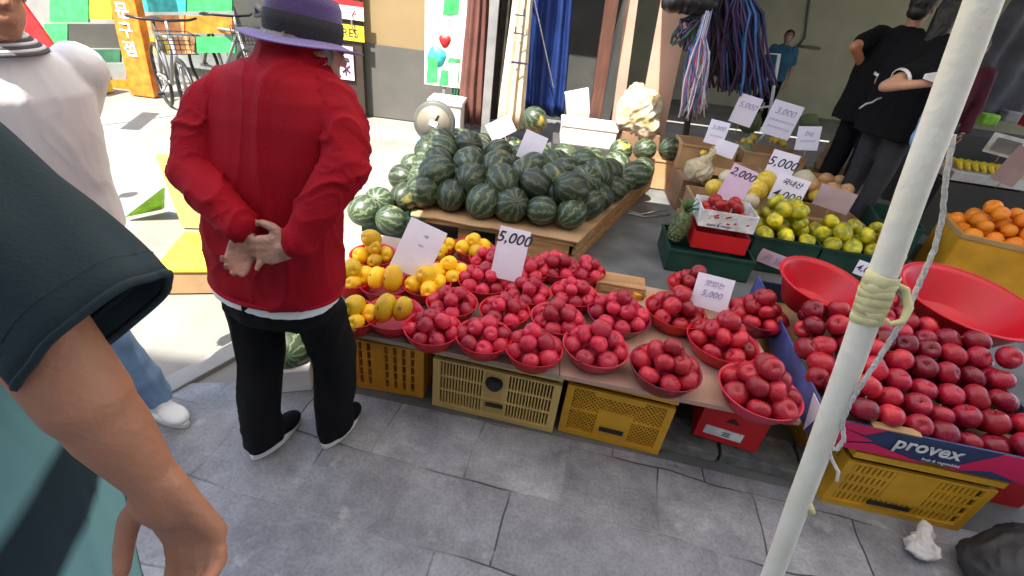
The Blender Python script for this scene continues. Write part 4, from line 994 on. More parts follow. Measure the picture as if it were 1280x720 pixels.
# second step: white box edge, boxes with melons and peaches
b = MB(); b.box((0, 0, .13), (.10, .55, .26), 'styrofoam'); b.box((0, 0, .267), (.115, .57, .02), 'styrofoam'); o = b.build('styrofoam_box', bevel=.008); o.location = at(853, 262, .0)+V((.04, .3, 0)); tag(o, 'long narrow white polystyrene box at the left end of the middle stall', 'box')
s2 = open_box('fruit_tray', V((2.00, 3.78, .10)), (1.3, .36, .22), 'kraft', 'long brown tray of pale melons and peaches behind the mandarins', 'tray', rz=-.05)
b = MB(); b.box((2.0, 3.78, .05), (1.34, .4, .10), 'wood', rotz(-.05)); tag(b.build('display_platform'), 'low wooden platform under the tray of melons', 'platform')
MEL = make_fruit('melon', 1, 'melon_yellow', cleft=0, squash=1.2); MELC = make_fruit('melon', 1, 'melon_cream', cleft=0, squash=1.05); MELN = make_fruit('melon', 1, 'netted', cleft=0, squash=.95)
for k, (x, y, z, r_, me, lb) in enumerate([
    (893, 236, .40, .075, MEL, 'yellow melon left of the pink 2,000 card'), (946, 238, .40, .085, MEL, 'yellow melon right of the pink 2,000 card'), (958, 228, .44, .078, MEL, 'yellow melon behind the 4,000 card'), (938, 252, .33, .06, MELC, 'pale melon low behind the boxed apples'), (908, 222, .42, .07, MELC, 'cream melon behind the pink 2,000 card'),
    (1004, 226, .44, .09, MELC, 'cream coloured melon between the 5,000 card and the peaches'), (1018, 244, .35, .05, MEL, 'small yellow melon between the peaches')]):
    q = put_fruit(me, 'melon', at(x, y, z), r_, lb, 'melon', 'pale melons on the middle tray')
for k, (x, y) in enumerate(((1000, 222), (1012, 230), (1032, 224), (1048, 226), (1040, 236), (1058, 238), (1066, 228))):
    put_fruit(ONION, 'peach', at(x, y, .43), .062, 'orange and cream peach on the right of the middle tray', 'peach', 'peaches on the middle tray')
o = blob('plastic_bag', [('e', (0, 0, 0), (.12, .09, .10), I3), ('e', (.02, 0, .08), (.06, .05, .06), I3), ('e', (-.05, .01, .03), (.07, .06, .06), I3), ('c', (.03, 0, .12), .02, (.06, 0, .17), .03)], 'plastic_clear', None, .010, 1, .018, 16, (1, 1, 1))
i_ = blob('contents', [('e', (-.03, 0, -.02), (.06, .055, .06), I3), ('e', (.04, 0, -.01), (.05, .05, .05), I3)], 'melon_cream', o, .012, 1); o.location = at(874, 213, .42); tag(o, 'clear plastic bag of produce at the left end of the middle tray', 'bag')
# third step: cartons with small cards
ct = 'cartons at the back of the middle stall'
b = MB(); b.box((2.15, 4.62, .14), (1.5, .75, .28), 'kraft_dark'); tag(b.build('display_platform'), 'brown stand under the back cartons of the middle stall', 'platform')
for (x, y, z, sz, lb) in ((908, 230, .28, (.50, .30, .17), 'brown carton left in the front row of back cartons'), (985, 224, .28, (.42, .30, .17), 'brown carton right in the front row of back cartons')):
    q = at(x, y, z); open_box('carton', V((q.x, 4.28 if x < 950 else 4.26, .28)), sz, 'kraft', lb, 'carton', ct, rz=-.06, flaps=1)
for (xx, yy, sz, lb) in ((1.66, 4.72, (.50, .34, .24), 'taller brown carton at the back left, holding a green melon'), (2.28, 4.74, (.56, .34, .24), 'taller brown carton at the back right, holding yellow fruit')):
    open_box('carton', V((xx, yy, .28)), sz, 'kraft', lb, 'carton', ct, rz=-.06)
put_fruit(MELN, 'melon', at(937, 152, .60), .125, 'large round green melon on the back carton', 'melon', 'green melons on the cartons')
put_fruit(MELN, 'melon', at(930, 190, .46), .085, 'dark oval melon beside the blank white card', 'melon', 'green melons on the cartons')
put_fruit(MELN, 'melon', at(1011, 152, .55), .10, 'green melon behind the small tilted card', 'melon', 'green melons on the cartons')
for (x, y, z, n, lb) in ((886, 190, .47, 3, 'yellow fruit at the left edge of the front carton'), (935, 173, .52, 4, 'bright yellow fruit between the green melons'), (975, 177, .54, 4, 'yellow fruit in the back right carton')):
    for k in range(n): put_fruit(MEL, 'yellow_fruit', at(x+rnd(-10, 10), y+rnd(-5, 5), z), .030, lb, 'fruit', lb+' group')
pb = blob('paper_bag', [('e', (0, 0, 0), (.15, .10, .13), I3), ('e', (-.03, 0, .13), (.10, .06, .10), I3), ('e', (.10, .02, -.02), (.10, .09, .10), I3)], 'kraft_dark', None, .012, 1, .03, 10, (1, 1, 1))
pb.location = at(1040, 205, .50); tag(pb, 'crumpled brown bag at the right end of the back cartons', 'bag')
b = MB(); b.box((0, 0, .19), (.42, .3, .38), 'kraft_dark'); o = b.build('carton', bevel=.004); q = at(1040, 215, .40); o.location = (q.x+.02, q.y+.05, 0); tag(o, 'brown carton under the crumpled brown bag', 'carton', ct)

# ------------------------------------------------------------------ right stall: oranges and packs
gt = empty('orange_tray', at(1222, 292, .47)+V((.30, .10, -.47)), 'tall mustard crate filled with oranges at the right edge', 'crate', rz=-.35)
b = MB()
for s in (-1, 1): b.box((0, s*.22, .23), (.66, .012, .46), 'crate_yellow'); b.box((s*.33, 0, .23), (.012, .43, .46), 'crate_yellow')
b.box((0, 0, .30), (.64, .42, .01), 'crate_yellow'); b.box((0, -.228, .44), (.68, .012, .03), 'kraft'); b.box((-.338, 0, .44), (.012, .46, .03), 'kraft'); b.build('walls', gt)
pile(ORANGE, 'orange', gt.location.x, gt.location.y, .38, .62, .44, .056, 'bright orange in the mustard crate at the right edge', 'orange', 'oranges in the mustard crate', 3, -.35)
open_box('fruit_tray', V((gt.location.x-.60, gt.location.y+.30, 0)), (.3, .45, .40), 'crate_green', 'dark green crate left of the oranges', rz=-.35)
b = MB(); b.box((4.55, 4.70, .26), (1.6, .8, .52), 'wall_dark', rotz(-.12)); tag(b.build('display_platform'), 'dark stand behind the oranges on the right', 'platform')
yb = empty('banana_tray', at(1228, 214, .62), 'white tray of yellow fruit behind the oranges', 'tray', rz=-.1)
b = MB(); b.box((0, 0, -.04), (.66, .34, .08), 'styrofoam'); b.build('tray', yb, .005)
b = MB()
for k in range(9): x = -.27+k*.066; b.tube([(x, -.13, .02), (x+.01, -.05, .05), (x+.01, .05, .05), (x, .13, .02)], [.012, .026, .026, .010], 'banana', 8)
b.build('bananas', yb)
gb = 'red tubs behind the banana tray'
for k in range(4):
    q = at(1195+k*38, 178-(k % 2)*4, .66); b = MB(); R_ = .11
    b.lathe([(0, -.10), (.075, -.10), (.11, 0), (.118, .003), (.112, -.012), (.08, -.104), (0, -.104)], 'bowl_wine', 26); o = b.build('tub'); o.location = q; tag(o, 'dark red tub of wrapped produce, '+ords[k]+' from the left, behind the bananas', 'tub', gb)
    for t in range(4): put_fruit(APPLED, 'plum', q+V((.05*math.cos(t*1.57+.4), .05*math.sin(t*1.57+.4), .0)), .036, 'dark plum in the '+ords[k]+' tub from the left behind the bananas', 'plum', 'plums in the '+ords[k]+' dark red tub')
    b = MB(); b.box((0, 0, 0), (.22, .2, .22), 'wall_dark'); o = b.build('riser'); o.location = q-V((0, 0, .214)); tag(o, 'dark block carrying the '+ords[k]+' tub from the left', 'riser', 'risers below the tubs')
b = MB(); b.box((4.7, 5.15, .42), (1.9, .5, .84), 'wall_dark', rotz(-.1)); tag(b.build('shelf_unit'), 'dark shelf unit with wrapped packs on the right', 'shelf')
for k in range(5):
    q = at(1205+k*28, 142+(k*7) % 11, .90); b = MB(); b.box((0, 0, 0), (.17, .14, .12), ('bowl_wine', 'sign_lime', 'grey_metal', 'bowl_red', 'card_pink')[k], rotz(rnd(-.3, .3))); o = b.build('wrapped_pack', bevel=.02); o.location = q; tag(o, ('wine red', 'lime topped', 'grey', 'bright red', 'pinkish')[k]+' wrapped pack on the shelf unit at the right', 'pack', 'wrapped packs on the shelf')
f = card(1258, 183, 4.55, 38, 24, -.05, 'white framed label with a grey picture above the oranges', [], 'sign_white', stick=.1, grp='signs')
lbox(f, 'picture', (0, 0, .016), (.17, .11, .012), 'grey_metal')
card(1270, 208, 4.05, 26, 44, -.15, 'dull purple grey card at the right edge above the oranges', [], 'card_brown', stick=.05)
# hanging grey sheet far right
def drape(name, x0, y0, x1, Y, z0, z1, m, label, cat, wav=7, amp=.03, tilt=0.0):
    b = MB(); nx_, nz_ = 48, 16; A = aty(x0, y0, Y); B_ = aty(x1, y0, Y); vs = []
    for j in range(nz_+1):
        v = j/nz_; z = z0+(z1-z0)*v
        for i in range(nx_+1):
            u = i/nx_; x = A.x+(B_.x-A.x)*u; w_ = (1-.25*math.sin(v*2.5+u*3))
            vs.append((x+tilt*v+.02*math.sin(9*u+3*v), Y+amp*w_*math.sin(wav*2*PI*u+1.2*math.sin(2*v))+.02*math.sin(3*u+5*v), z))
    n = nx_+1; fs = [(j*n+i, j*n+i+1, (j+1)*n+i+1, (j+1)*n+i) for j in range(nz_) for i in range(nx_)]
    b.add(vs, fs, m, True); o = b.build(name); s = o.modifiers.new('thick', 'SOLIDIFY'); s.thickness = .004; return tag(o, label, cat)
drape('hanging_sheet', 1222, 60, 1330, 6.3, .85, 2.5, 'grey_cloth', 'grey sheet hanging at the far right behind the pole', 'sheet', 3, .05, .1)
# ------------------------------------------------------------------ shop front
drape('tarpaulin', 652, 70, 716, 5.75, .35, 2.6, 'tarp_blue', 'dark blue tarpaulin bunched up beside the cream parasol', 'tarpaulin', 5, .045, -.12)
b = MB(); p = aty(668, 0, 5.62); q = aty(692, 110, 5.62); b.tube([p+(p-q)*1.2, p, q], .006, 'rope', 6); tag(b.build('cord'), 'pale cord hanging across the blue tarpaulin', 'cord')
def parasol(x, y, Y, wtop, wbot, z0, z1, m, label, seg=9, lean=0.0):
    p = aty(x, y, Y); root = empty('furled_parasol', (p.x, Y, 0), label, 'parasol', 'furled parasols at the shop front'); b = MB(); n = 12
    prof = [(wbot*(.75+.25*math.cos(3*i/n))*(1-i/n)+wtop*(i/n), z0+(z1-z0)*i/n) for i in range(n+1)]; vs = []; K = 54
    for i, (r_, z) in enumerate(prof):
        for k in range(K):
            t = 2*PI*k/K; rr = r_*(.78+.22*math.cos(seg*t+.6*math.sin(i*.8))); vs.append((rr*math.cos(t), rr*math.sin(t), z))
    fs = [(i*K+k, i*K+(k+1) % K, (i+1)*K+(k+1) % K, (i+1)*K+k) for i in range(n) for k in range(K)]+[tuple(range(K)), tuple(n*K+k for k in range(K))]
    b.add(vs, fs, m, True); b.build('furled_cloth', root); b = MB(); b.tube([(0, 0, 0.0), (0, 0, z1+.1)], .02, 'grey_metal', 8); b.build('pole', root)
    zt = z0+(z1-z0)*.6; b = MB(); b.lathe([(wtop*1.0+.02, zt-.02), (wtop+.028, zt), (wtop+.02, zt+.02)], m, 30); b.build('tie_band', root); root.rotation_euler = (0, lean, 0)
    return root
parasol(592, 100, 5.45, .10, .16, .25, 2.5, 'parasol_brown', 'reddish brown furled parasol right of the banner')
parasol(573, 100, 5.55, .05, .07, .25, 2.3, 'green_cloth', 'thin dark green furled parasol beside the banner')
parasol(626, 100, 5.6, .13, .14, .3, 2.5, 'parasol_dark', 'dark olive furled parasol behind the grey post')
cp = parasol(643, 100, 5.25, .09, .15, .30, 2.5, 'parasol_cream', 'cream furled parasol with black marks left of the blue tarpaulin')
b = MB()
for z, sgn in ((1.35, 1), (1.2, -1)): b.box((0, -.15, z), (.10, .004, .012), 'ink'); b.box((sgn*.03, -.15, z+.03), (.012, .004, .05), 'ink')
b.box((.04, -.155, .95), (.16, .004, .02), 'ink'); b.build('printed_marks', cp)
b = MB(); b.box((0, 0, 1.25), (.09, .09, 2.5), 'grey_metal'); o = b.build('post', bevel=.004); q = aty(609, 130, 5.4); o.location = (q.x, 5.4, 0); tag(o, 'square grey metal post between the brown and olive parasols', 'post')
def leanpost(x0, y0, x1, y1, Y, w_, m, label, nm='wooden_post', dep=.08):
    a = aty(x0, y0, Y); c_ = aty(x1, y1, Y); d = (a-c_).normalized(); t = (c_.z-0.0)/d.z; base = c_-d*t; top = base+d*(2.55/d.z)
    b = MB(); ax = d; u = V((1, 0, 0)); u = (u-ax*u.dot(ax)).normalized(); v = ax.cross(u); L_ = (top-base).length
    b.box((0, 0, L_/2), (w_, dep, L_), m, Matrix((u, v, ax)).transposed()); o = b.build(nm, bevel=.004)
    # rotate about its foot: vertices were rotated about the box centre
    o.location = base+ax*L_/2-V((0, 0, L_/2)); return tag(o, label, 'post' if nm == 'wooden_post' else 'board')
leanpost(765, 0, 745, 135, 5.6, .13, 'brown_wood', 'dark brown wooden post behind the polystyrene boxes')
leanpost(790, 0, 776, 110, 6.0, .12, 'tan_board', 'slim tan door frame post right of the brown post')
leanpost(846, 0, 812, 170, 5.5, .30, 'tan_board', 'broad pale tan board leaning beside the hanging ribbons', 'leaning_board', .03)
leanpost(880, 20, 852, 200, 5.3, .05, 'door_dark', 'thin dark post at the edge of the tan board')
# vertical banner with its stand, bin and dial scale
bn = empty('banner', aty(556, 60, 5.5)*1, 'tall white banner with green patches and a red melon picture', 'banner'); bn.location.z = 0
b = MB(); b.box((0, 0, 1.45), (.42, .012, 1.75), 'sign_white'); b.build('cloth', bn)
for (x, z, w_, h_) in ((.05, 1.36, .16, .22), (.12, 1.52, .14, .14), (-.02, 1.60, .10, .10), (-.13, .72, .12, .26), (.0, .66, .10, .16), (.10, .84, .14, .05), (.10, 1.85, .14, .3)):
    b = MB(); b.prism([(x-w_/2, -.008, z-h_/2), (x+w_/2, -.008, z-h_/2+.02), (x+w_/2, -.008, z+h_/2), (x-w_/2+.02, -.008, z+h_/2)], (0, -.003, 0), 'sign_green'); b.build('green_print', bn)
b = MB(); b.lathe([(0, 0), (.06, 0), (.06, .004), (0, .004)], 'sign_red', 22, wob=.12, wn=3, rot=Matrix.Rotation(PI/2, 3, 'X'), loc=(.0, -.008, 1.02)); b.lathe([(0, 0), (.1, 0), (.1, .002), (0, .002)], 'sign_cyan', 22, wob=.08, wn=4, rot=Matrix.Rotation(PI/2, 3, 'X'), loc=(-.08, -.007, .86)); b.build('melon_print', bn)
textmesh('lettering', '\uc218\ubc15', .15, 'sign_green', bn, (-.12, -.008, 1.48), Matrix.Rotation(PI/2, 3, 'X'), bold=.004); textmesh('lettering', '\ub2f9\ub3c4', .11, 'ink_faint', bn, (.0, -.008, 1.20), Matrix.Rotation(PI/2, 3, 'X'))
b = MB(); b.box((0, .02, .9), (.03, .02, 1.8), 'grey_metal'); b.box((0, .02, .01), (.4, .3, .02), 'grey_metal'); b.build('stand', bn)
b = MB(); b.box((0, 0, .24), (.34, .30, .48), 'styrofoam', None, .96); b.box((0, 0, .50), (.36, .32, .05), 'styrofoam'); o = b.build('styrofoam_box', bevel=.01); q = aty(556, 165, 5.1); o.location = (q.x, 5.2, 0); tag(o, 'upright white polystyrene box behind the dial scale', 'box')
q = at(541, 178, .34); sc = empty('dial_scale', (q.x, q.y, 0), 'round dial scale with a pale blue tray beside the watermelons', 'scale')
b = MB(); b.box((.02, .12, .155), (.26, .24, .31), 'grey_metal', None, .9); b.build('base', sc, .01)
b = MB(); b.lathe([(0, .0), (.175, 0), (.18, .01), (.18, .07), (.17, .08), (0, .08)], 'scale_grey', 36, rot=Matrix.Rotation(PI/2, 3, 'X'), loc=(0, .10, .50)); b.build('dial_case', sc)
b = MB(); b.lathe([(0, 0), (.145, 0), (.145, .004), (0, .004)], 'scale_face', 36, rot=Matrix.Rotation(PI/2, 3, 'X'), loc=(0, .018, .50)); b.build('dial_face', sc)
b = MB(); b.box((.02, .010, .53), (.014, .003, .10), 'black_plastic', Matrix.Rotation(.5, 3, 'Y')); b.box((-.0, .010, .50), (.07, .004, .05), 'card', Matrix.Rotation(.3, 3, 'Y')); b.build('pointer', sc)
b = MB(); b.lathe([(0, 0), (.24, .0), (.27, .03), (.275, .03), (.25, -.012), (0, -.012)], 'blue_tray', 36, loc=(.13, -.06, .325)); b.build('tray', sc)
# polystyrene boxes and a plastic bag behind the melons
b = MB(); b.box((0, 0, .09), (.56, .40, .18), 'styrofoam'); b.box((0, 0, .19), (.58, .42, .03), 'styrofoam'); o = b.build('styrofoam_box', bevel=.01); q = at(740, 158, .45); o.location = (q.x-.02, q.y+.15, .25); tag(o, 'white polystyrene box lying behind the watermelon pile', 'box')
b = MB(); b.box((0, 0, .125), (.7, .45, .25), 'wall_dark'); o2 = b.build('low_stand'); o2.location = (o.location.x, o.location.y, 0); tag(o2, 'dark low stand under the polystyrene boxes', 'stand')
b = MB(); b.box((0, 0, 0), (.26, .05, .34), 'styrofoam', Euler((.2, -.28, .1)).to_matrix()); o = b.build('foam_panel', bevel=.008); o.location = aty(722, 132, 5.55); tag(o, 'white polystyrene panel leaning on the box below the blue tarpaulin', 'panel')
o = blob('plastic_bag', [('e', (0, 0, 0), (.24, .16, .24), I3), ('e', (.10, 0, -.12), (.18, .15, .14), I3), ('e', (-.06, 0, .16), (.12, .10, .12), I3), ('e', (.14, 0, .06), (.12, .10, .14), I3)], 'plastic_clear', None, .016, 1, .03, 9, (1, 1, 1)); i_ = blob('netting', [('e', (-.04, 0, -.02), (.15, .11, .13), I3), ('e', (.10, 0, .05), (.10, .10, .12), I3)], 'net_stuff', o, .016, 1, .04, 14, (1, 1, 1)); o.location = aty(798, 140, 5.35); tag(o, 'big clear plastic bag stuffed with netting, beside the tan board', 'bag')
b = MB(); b.box((0, 0, .2), (.42, .34, .40), 'kraft_dark'); o = b.build('carton', bevel=.004); q = aty(800, 170, 5.35); o.location = (q.x, 5.42, 0); tag(o, 'brown carton under the big clear plastic bag', 'carton')
# hanging ribbons, bags and nets on a rail
rl = MB(); rl.tube([(1.0, 4.95, 2.1), (3.0, 4.85, 2.1)], .015, 'steel', 8)
for xx in (1.0, 3.0): rl.tube([(xx, 4.9, 2.1), (xx, 4.9, 2.62)], .008, 'steel', 6)
tag(rl.build('hanging_rail'), 'steel rail above the middle stall, out of view, that the strings hang from', 'rail')
def strings(x, y0, y1, Y, wpx, mats, label, n=34, thick=.006, nm='string_bundle'):
    p = aty(x[0], y0, Y); q = aty(x[1], y1, Y); k = ydepth(p)/F; root = empty(nm, (p.x, Y, 2.1), label, 'string bundle', 'string bundles on the rail')
    for mi, m_ in enumerate(mats):
        b = MB()
        for i in range(n//len(mats)):
            o_ = V((rnd(-.5, .5), rnd(-.4, .4), 0))*wpx*k; e = V((rnd(-.5, .5), rnd(-.4, .4), 0))*wpx*k*1.25; z1 = q.z+rnd(-.03, .12)
            pts = [V((rnd(-.02, .02), 0, 0)), V((o_.x*.3, o_.y*.3, p.z-2.1+rnd(-.03, .03)))]
            for s in range(1, 7):
                u = s/6; pts.append(V(((q.x-p.x)*u+o_.x*(1-u)+e.x*u+.012*math.sin(i+s*1.3), o_.y+.01*math.cos(i*2+s), p.z-2.1+(z1-p.z)*u)))
            b.tube(pts, thick*rnd(.6, 1.1), m_, 4)
        b.build('strand_bunch', root)
    return root
strings((876, 864), 48, 146, 4.75, 34, ['pink_string', 'white_string', 'blue_string', 'white_string'], 'pink, white and blue plastic strings hanging in a bunch beside the tan board', 60, .007)
strings((868, 856), 22, 60, 4.85, 34, ['green_cloth', 'purple_string'], 'green and dark plastic strings tied above the pink bunch', 34, .012)
strings((928, 936), -6, 118, 4.9, 44, ['purple_string', 'blue_string', 'purple_string'], 'dark blue and purple strings hanging right of the pink bunch', 80, .011)
strings((905, 900), -6, 110, 5.05, 50, ['dark_net', 'purple_string'], 'blackish brown nets hanging behind the pink bunch', 70, .016)
o = blob('black_bag', [('c', (-.14, 0, 0), .085, (.16, 0, .02), .09), ('e', (0, 0, .02), (.2, .1, .09), I3)], 'black_plastic', None, .012, 1, .012, 12); o.location = aty(860, 5, 4.8); tag(o, 'rolled black plastic bag hanging over the green strings', 'bag')
# white folding ladder frame inside the shop
ld_ = empty('step_ladder', (aty(960, 100, 6.6).x, 6.6, .11), 'white metal folding frame leaning in the shop by the seated man', 'ladder'); b = MB()
pz = lambda x, y: aty(x, y, 6.6)-V(ld_.location)
A1, A2_ = pz(948, 66), pz(974, 68); B1, B2_ = pz(940, 170), pz(958, 165)
b.tube([B1, A1, A2_, B2_], .022, 'white_paint', 8); b.build('frame', ld_); b = MB(); b.tube([A1.lerp(B1, .3), A2_.lerp(B2_, .3)], .015, 'white_paint', 6); b.build('rung', ld_); b = MB(); b.tube([A1.lerp(B1, .65), A2_.lerp(B2_, .65)], .015, 'white_paint', 6); b.build('rung', ld_); b = MB(); b.tube([B1, V((B1.x-.05, .1, 0))], .018, 'white_paint', 6); b.tube([B2_, V((B2_.x-.05, .1, 0))], .018, 'white_paint', 6); b.build('feet', ld_)
# wire hook on the floor near the pallet
b = MB(); ps = [at(x, y, .01) for x, y in ((782, 262), (800, 268), (832, 262), (838, 268), (806, 271), (785, 266))]; b.tube(ps, .005, 'steel', 6, False); tag(b.build('wire_hook'), 'thin bent wire lying on the alley floor right of the pallet', 'wire')

# ------------------------------------------------------------------ people
def loft(secs, seg=28):
    """closed loft prim: secs = [(centre, rx, ry, angle)]"""
    return ('l', secs, seg)
_blob0 = blob
def blob(name, prims, *a, **k):
    return _blob0(name, prims, *a, **k)
def mk_loft(bm, secs, seg):
    rings = []
    for c, rx, ry, an in secs:
        c = V(c); R_ = rotz(an)
        rings.append([bm.verts.new(c+R_ @ V((rx*math.copysign(abs(math.cos(2*PI*k/seg))**.85, math.cos(2*PI*k/seg)), ry*math.copysign(abs(math.sin(2*PI*k/seg))**.85, math.sin(2*PI*k/seg)), 0))) for k in range(seg)])
    for i in range(len(rings)-1):
        for k in range(seg): k2 = (k+1) % seg; bm.faces.new((rings[i][k], rings[i][k2], rings[i+1][k2], rings[i+1][k]))
    bm.faces.new(rings[0][::-1]); bm.faces.new(rings[-1])

def clothing(name, prims, m, parent, voxel=.008, smooth=2, fold=.008, fscale=9, fst=(1, 1, .4), **k): return blob(name, prims, m, parent, voxel, smooth, fold, fscale, fst, **k)
def shoe(name, heel, toe, parent, m='black_cloth', ms='rubber_white', wd=.045, ht=.075):
    heel = V(heel); toe = V(toe); d = (toe-heel).normalized(); L_ = (toe-heel).length; s = V((-d.y, d.x, 0)); u = V((0, 0, 1))
    b = MB(); out = []
    for k in range(24):
        t = 2*PI*k/24; x = .5-.5*math.cos(t); wdt = wd*(.78+.22*math.sin(PI*x*.9+.35)); out.append(heel+d*(x*L_)+s*wdt*math.sin(t)*(1 if abs(math.sin(t)) > .0 else 0)*.98+u*.002)
    b.prism(out, u*.026, ms); so_ = b.build(name, parent, bevel=.004)
    ps = [('e', heel+d*L_*.30+u*.045, (wd*.86, L_*.31, .042), Matrix((s, d, u)).transposed()), ('e', heel+d*L_*.70+u*.035, (wd*.93, L_*.29, .030), Matrix((s, d, u)).transposed()), ('c', heel+d*L_*.24+u*.05, wd*.80, heel+d*L_*.24+u*ht, wd*.72)]
    up = blob('upper', ps, m, None, .006, 2); up.parent = so_; return so_

def J(x, y, Y): return aty(x, y, Y)

# ---- person in the red jacket, seen from behind
AN = -.27; fdir = V((.27, .96, 0)).normalized(); sd = V((.96, -.27, 0)).normalized()
pers = empty('person', (-.73, 1.2, 0), 'person in purple hat and red jacket seen from behind, hands clasped at the back', 'person')
def rel(o, root=None): o.location = o.location-V((root or pers).location); return o
Ls, Rs = J(266, 122, 1.24), J(422, 128, 1.22); Le, Re = J(244, 216, 1.13), J(431, 210, 1.12); Lw, Rw = J(307, 287, 1.015), J(370, 306, 1.0)
hipc = V((-.705, 1.19, .80)); neckb = J(362, 92, 1.28); headc = J(384, 66, 1.34); f_h = V((.62, .78, -.05)).normalized()
hp, HR, hs_, hu = head_prims(headc, f_h, .98)
Lk, Rk = V((-.835, 1.23, .42)), V((-.60, 1.29, .42)); La, Ra = V((-.862, 1.175, .09)), V((-.622, 1.27, .09))
body = chain([Ls, Le, Lw], [.036, .034, .026])+chain([Rs+V((-.012, 0, -.01)), Re, Rw], [.034, .034, .026])
body += [('e', hipc, (.13, .085, .09), rotz(AN)), ('e', J(342, 200, 1.2), (.14, .10, .16), rotz(AN)), ('e', J(345, 150, 1.235), (.14, .08, .11), rotz(AN)), ('c', neckb, .055, headc-V((0, 0, .04)), .05)]
body += chain([hipc+sd*.075-V((0, 0, .03)), Rk, Ra], [.062, .050, .038])+chain([hipc-sd*.075-V((0, 0, .03)), Lk, La], [.062, .050, .038])
for a, s_ in ((La, 0), (Ra, 1)): body.append(('c', a-V((0, 0, .04)), .028, a+fdir*.10-V((0, 0, .065)), .020))
# the left hand hangs palm outward, the right one closes round it
dL = (J(300, 322, 1.0)-Lw).normalized(); body += hand(Lw, dL, V((.1, -1, .1)), V((1, 0, 0)), .84, (.6, .75, .6), .05, .3)
dR = (J(316, 316, .985)-Rw).normalized(); body += hand(Rw, dR, V((-.2, 1, -.1)), V((0, 0, 1)), .95, (.35, .75, .7), .02, .5)
body += hp
rel(blob('body', body, 'skin_old', pers, .0055, 2))
for o in list(kids(pers)): pass
fp0 = set(bpy.data.objects.keys()); face_parts(headc, f_h, pers, .98)
for n_ in set(bpy.data.objects.keys())-fp0: rel(bpy.data.objects[n_])
secs = [(hipc+V((-.002, -.005, -.035)), .205, .135, AN), (hipc+V((0, 0, .02)), .207, .138, AN), (hipc+V((.002, .0, .12)), .202, .135, AN), (J(340, 240, 1.2), .195, .130, AN), (J(341, 190, 1.215), .200, .128, AN), (J(343, 140, 1.235), .205, .120, AN), (J(346, 112, 1.25), .190, .112, AN), (J(350, 90, 1.262), .150, .10, AN), (J(358, 74, 1.28), .088, .084, AN), (J(363, 60, 1.29), .070, .070, AN), (J(366, 50, 1.295), .066, .066, AN)]
jk = [loft(secs)]; sl1 = chain([Ls+V((.02, 0, -.01)), Ls.lerp(Le, .5)+V((-.008, 0, 0)), Le], [.069, .063, .056])+chain([Le, Le.lerp(Lw, .55)+V((0, -.004, .0)), Lw+(Le-Lw).normalized()*.012], [.060, .053, .040])
sl2 = chain([Rs+V((-.02, 0, -.01)), Rs.lerp(Re, .5)+V((.006, 0, 0)), Re], [.069, .063, .056])+chain([Re, Re.lerp(Rw, .55), Rw+(Re-Rw).normalized()*.012], [.060, .053, .040])
jko = rel(clothing('jacket', jk, 'jacket', pers, .006, 3, .015, 6.5, (1, 1, .5)))
for q in (sl1, sl2):
    so_ = clothing('sleeve', q, 'jacket', jko, .0055, 3, .011, 12, (1, 1, 1)); so_.location = -V(pers.location)-V(jko.location)
b = MB(); cps = [J(366, 52, 1.295)+rotz(AN) @ V((.072*math.cos(t), .070*math.sin(t), -.004*math.cos(t))) for t in [2*PI*k/30 for k in range(31)]]
b.tube(cps, .009, 'jacket', 8, False); b.tube([p-V((0, 0, .03)) for p in cps], .010, 'jacket', 8, False); cl_ = b.build('collar', jko); cl_.location = -V(pers.location)-V(jko.location)
hem_ = MB(); hc_ = hipc+V((-.002, -.005, -.028)); hem_.tube([hc_+rotz(AN) @ V((.206*math.cos(t), .136*math.sin(t), 0)) for t in [2*PI*k/48 for k in range(49)]], .007, 'jacket', 8, False); o = hem_.build('hem', jko); o.location = -V(pers.location)-V(jko.location)
b = MB()   # stitched bands at the hem and cuffs would sit in the cloth; the pale shirt shows under the hem
us = [loft([(hipc+V((-.004, -.008, -.066)), .197, .130, AN), (hipc+V((0, 0, .0)), .19, .12, AN)])]
rel(clothing('undershirt', us, 'white_cloth', pers, .006, 1, .004))
hb = hipc
tr = [loft([(hb+V((0, 0, .02)), .180, .122, AN), (hb+V((0, 0, -.08)), .182, .132, AN), (hb+V((0, 0, -.125)), .176, .126, AN)])]
for K_, A_k, s_ in ((Rk, Ra, 1), (Lk, La, -1)):
    tr.append(loft([(A_k+V((0, 0, -.045)), .066, .076, AN), (A_k+V((0, .004, .06)), .064, .074, AN), (K_+V((0, 0, 0)), .072, .078, AN), ((K_+hb+sd*.085*s_)/2+V((0, 0, .03)), .080, .088, AN), (hb+sd*.085*s_+V((0, 0, -.08)), .088, .10, AN)]))
rel(clothing('trousers', tr, 'black_cloth', pers, .007, 2, .012, 7))
for hl, to in ((V((-.878, 1.105, 0)), V((-.80, 1.335, 0))), (V((-.648, 1.192, 0)), V((-.583, 1.42, 0)))):
    s0 = shoe('shoe', hl, to, pers); s0.location -= V(pers.location)
